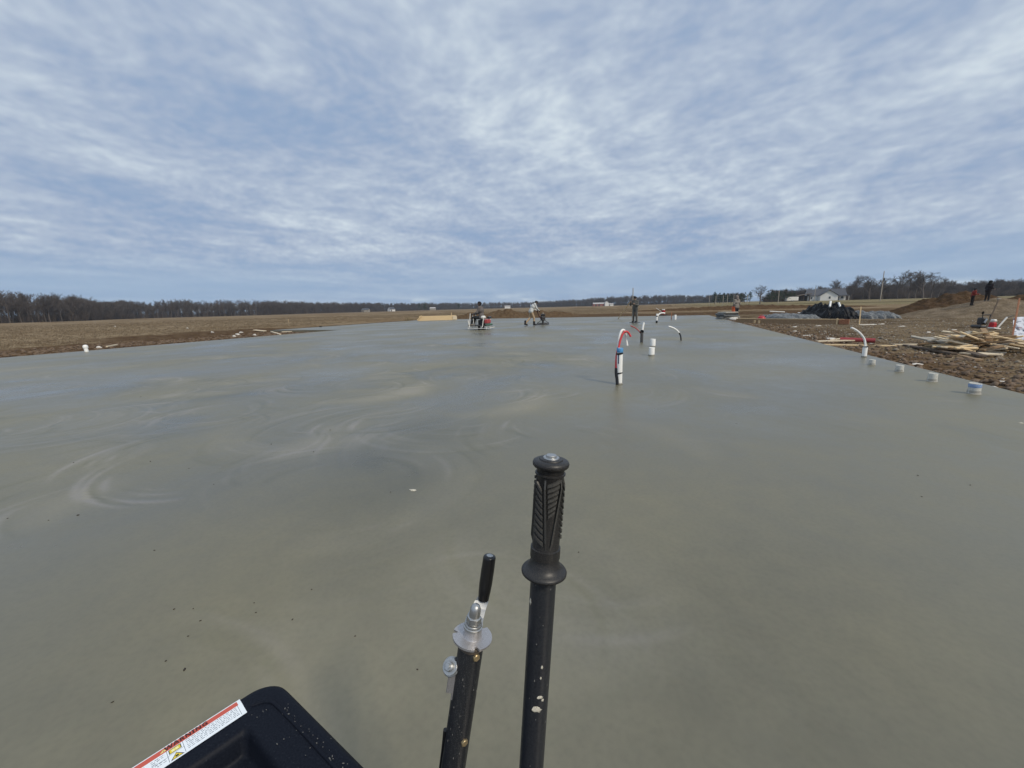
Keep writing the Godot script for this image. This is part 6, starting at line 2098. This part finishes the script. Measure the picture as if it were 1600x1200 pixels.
func build_materials():
	M.vcol = vmat(0.95)
	M.cloth = vmat(0.92)
	M.heap = ground_material()
	M.bark = mat(Color(0.105, 0.085, 0.07), 0.95)
	M.twig = mat(Color(0.115, 0.095, 0.082), 0.95)
	M.brush = mat(Color(0.105, 0.08, 0.062), 0.95)
	M.needle = vmat(0.9)
	M.straw = mat(Color(0.34, 0.26, 0.15), 0.9)
	M.mud = mat(Color(0.03, 0.022, 0.016), 0.8)
	M.pvc = mat(Color(0.86, 0.86, 0.83), 0.35)
	M.pvc_dirty = speckled(Color(0.72, 0.72, 0.67), Color(0.33, 0.32, 0.28), 0.6, 6.0, 14, 0.56)
	M.cement = speckled(Color(0.30, 0.29, 0.255), Color(0.48, 0.47, 0.42), 0.7, 8.0, 15, 0.7)
	M.splat = speckled(Color(0.52, 0.49, 0.40), Color(0.66, 0.63, 0.54), 0.9, 60.0, 16, 0.6)
	M.dust = mat(Color(0.15, 0.148, 0.14), 0.9)
	M.blue_tape = mat(Color(0.10, 0.32, 0.62), 0.45)
	M.blue_worn = speckled(Color(0.06, 0.19, 0.48), Color(0.7, 0.7, 0.66), 0.5, 7.0, 18, 0.6)
	M.blue_dark = mat(Color(0.05, 0.07, 0.14), 0.5)
	M.red_tube = mat(Color(0.62, 0.06, 0.065), 0.35)
	M.red_dull = mat(Color(0.38, 0.06, 0.06), 0.5)
	M.red_plastic = mat(Color(0.42, 0.018, 0.025), 0.4)
	M.red_pipe = mat(Color(0.3, 0.04, 0.045), 0.6)
	M.orange = mat(Color(0.62, 0.13, 0.05), 0.5)
	M.dark_pipe = mat(Color(0.06, 0.06, 0.062), 0.6)
	M.dark_metal = mat(Color(0.045, 0.043, 0.042), 0.55)
	M.maroon = mat(Color(0.07, 0.02, 0.022), 0.5)
	M.green_paint = mat(Color(0.05, 0.13, 0.09), 0.5)
	M.white_paint = mat(Color(0.72, 0.71, 0.67), 0.5)
	M.putty = mat(Color(0.32, 0.29, 0.24), 0.7)
	M.paper = mat(Color(0.62, 0.59, 0.54), 0.85)
	M.siding = mat(Color(0.72, 0.72, 0.7), 0.7)
	M.roof = mat(Color(0.075, 0.08, 0.095), 0.8)
	M.roof_pale = mat(Color(0.45, 0.43, 0.42), 0.6)
	M.barn_red = mat(Color(0.3, 0.12, 0.1), 0.8)
	M.glass = mat(Color(0.05, 0.06, 0.07), 0.1)
	M.pole = mat(Color(0.37, 0.33, 0.28), 0.85)
	M.road = mat(Color(0.36, 0.33, 0.285), 0.9)
	M.wood_new = timber(Color(0.74, 0.57, 0.34), Color(0.60, 0.43, 0.23), 61)
	M.wood_pale = timber(Color(0.70, 0.60, 0.44), Color(0.54, 0.44, 0.30), 62)
	M.wood_old = timber(Color(0.34, 0.23, 0.13), Color(0.2, 0.13, 0.075), 63)
	M.wood_grey = timber(Color(0.36, 0.34, 0.29), Color(0.24, 0.22, 0.185), 64)
	M.wood_wet = timber(Color(0.115, 0.083, 0.057), Color(0.065, 0.047, 0.033), 65)
	M.wood_red = timber(Color(0.36, 0.16, 0.085), Color(0.25, 0.1, 0.05), 66)
	M.sheet_black = mat(Color(0.009, 0.0095, 0.011), 0.45)
	M.sheet_grey = speckled(Color(0.16, 0.17, 0.175), Color(0.06, 0.065, 0.07), 0.45, 0.6, 22, 0.5)
	M.sheet_black.metallic_specular = 0.3
	M.sheet_pale = speckled(Color(0.20, 0.21, 0.21), Color(0.035, 0.038, 0.042), 0.5, 0.45, 23, 0.55)
	# foreground metals and rubber
	M.rubber = speckled(Color(0.012, 0.012, 0.013), Color(0.05, 0.046, 0.04), 0.45, 22.0, 71, 0.66)
	M.rubber_worn = speckled(Color(0.045, 0.045, 0.044), Color(0.09, 0.084, 0.072), 0.36, 22.0, 78, 0.66)
	M.gloss_black = mat(Color(0.01, 0.01, 0.011), 0.28)
	M.black_tube = speckled(Color(0.016, 0.018, 0.023), Color(0.028, 0.03, 0.034), 0.4, 9.0, 72, 0.72)
	M.black_paint = speckled(Color(0.010, 0.011, 0.014), Color(0.13, 0.135, 0.13), 0.34, 20.0, 73, 0.79)
	M.tank = speckled(Color(0.006, 0.008, 0.014), Color(0.08, 0.085, 0.09), 0.5, 9.0, 74, 0.95)
	M.tank.metallic_specular = 0.22
	M.zinc = speckled(Color(0.50, 0.51, 0.51), Color(0.30, 0.29, 0.27), 0.4, 40.0, 75, 0.68, 0.9)
	M.steel = speckled(Color(0.56, 0.55, 0.56), Color(0.34, 0.31, 0.28), 0.42, 30.0, 76, 0.66, 0.75)
	M.rust = speckled(Color(0.10, 0.075, 0.06), Color(0.25, 0.22, 0.18), 0.6, 40.0, 77, 0.6, 0.4)
	M.brass = mat(Color(0.42, 0.33, 0.19), 0.4, 0.7)
	var w := 256
	var im := Image.create(w, w, false, Image.FORMAT_RGB8)
	im.fill(Color(0.80, 0.83, 0.88))
	var r := RandomNumberGenerator.new()
	r.seed = 6
	for row in 9:
		for k in 5:
			var x := int(k * 52 + (row % 2) * 24 + r.randi_range(-3, 3))
			var c := Color(0.62, 0.3, 0.33) if (row + k) % 3 == 0 else Color(0.36, 0.4, 0.5)
			for q in 5: im.fill_rect(Rect2i(clampi(x + q * 4, 0, w - 4), row * 28 + 8 + (q % 2) * 2, 3, 7), c)
	M.wrap = StandardMaterial3D.new()
	M.wrap.albedo_texture = ImageTexture.create_from_image(im)
	M.wrap.roughness = 0.6

# ---------------------------------------------------------------- assembly
func _ready():
	cam_basis = Basis.from_euler(Vector3(-PITCH, YAW, -ROLL), EULER_ORDER_YXZ)
	var cam := Camera3D.new()
	cam.name = "camera"
	add_child(cam)
	cam.transform = Transform3D(cam_basis, Vector3(0, EYE, 0))
	cam.fov = 86.305
	cam.near = 0.03
	cam.far = 6000.0
	cam.current = true
	var env := Environment.new()
	env.background_mode = Environment.BG_SKY
	env.sky = make_sky()
	env.tonemap_mode = Environment.TONE_MAPPER_LINEAR
	env.tonemap_exposure = 1.05
	env.fog_enabled = true
	env.fog_density = 0.00018
	env.fog_light_color = Color(0.72, 0.78, 0.85)
	env.sdfgi_enabled = true
	env.ssao_enabled = true
	env.ssil_enabled = true
	var we := WorldEnvironment.new()
	we.name = "world_environment"
	we.environment = env
	add_child(we)
	var sun := DirectionalLight3D.new()
	sun.name = "sun"
	add_child(sun)
	sun.look_at_from_position(Vector3.ZERO, Vector3(-0.70, -0.74, -0.40), Vector3.UP)
	sun.light_energy = 0.7
	sun.light_angular_distance = 8.0
	sun.light_color = Color(1.0, 0.95, 0.87)
	sun.shadow_enabled = true
	n_hill = noise(0.05, 1, 3)
	n_clod = noise(1.1, 2, 4)
	n_patch = noise(0.09, 7, 3)
	print("sky ", Time.get_ticks_msec())
	build_materials()
	build_slab()
	print("slab ", Time.get_ticks_msec())
	build_ground()
	print("ground ", Time.get_ticks_msec())
	build_woods()
	print("woods ", Time.get_ticks_msec())
	build_far()
	build_site()
	build_pipes()
	build_workers()
	print("workers ", Time.get_ticks_msec())
	build_my_trowel()
	build_crumbs()
	build_ground_cover()
	print("done ", Time.get_ticks_msec())
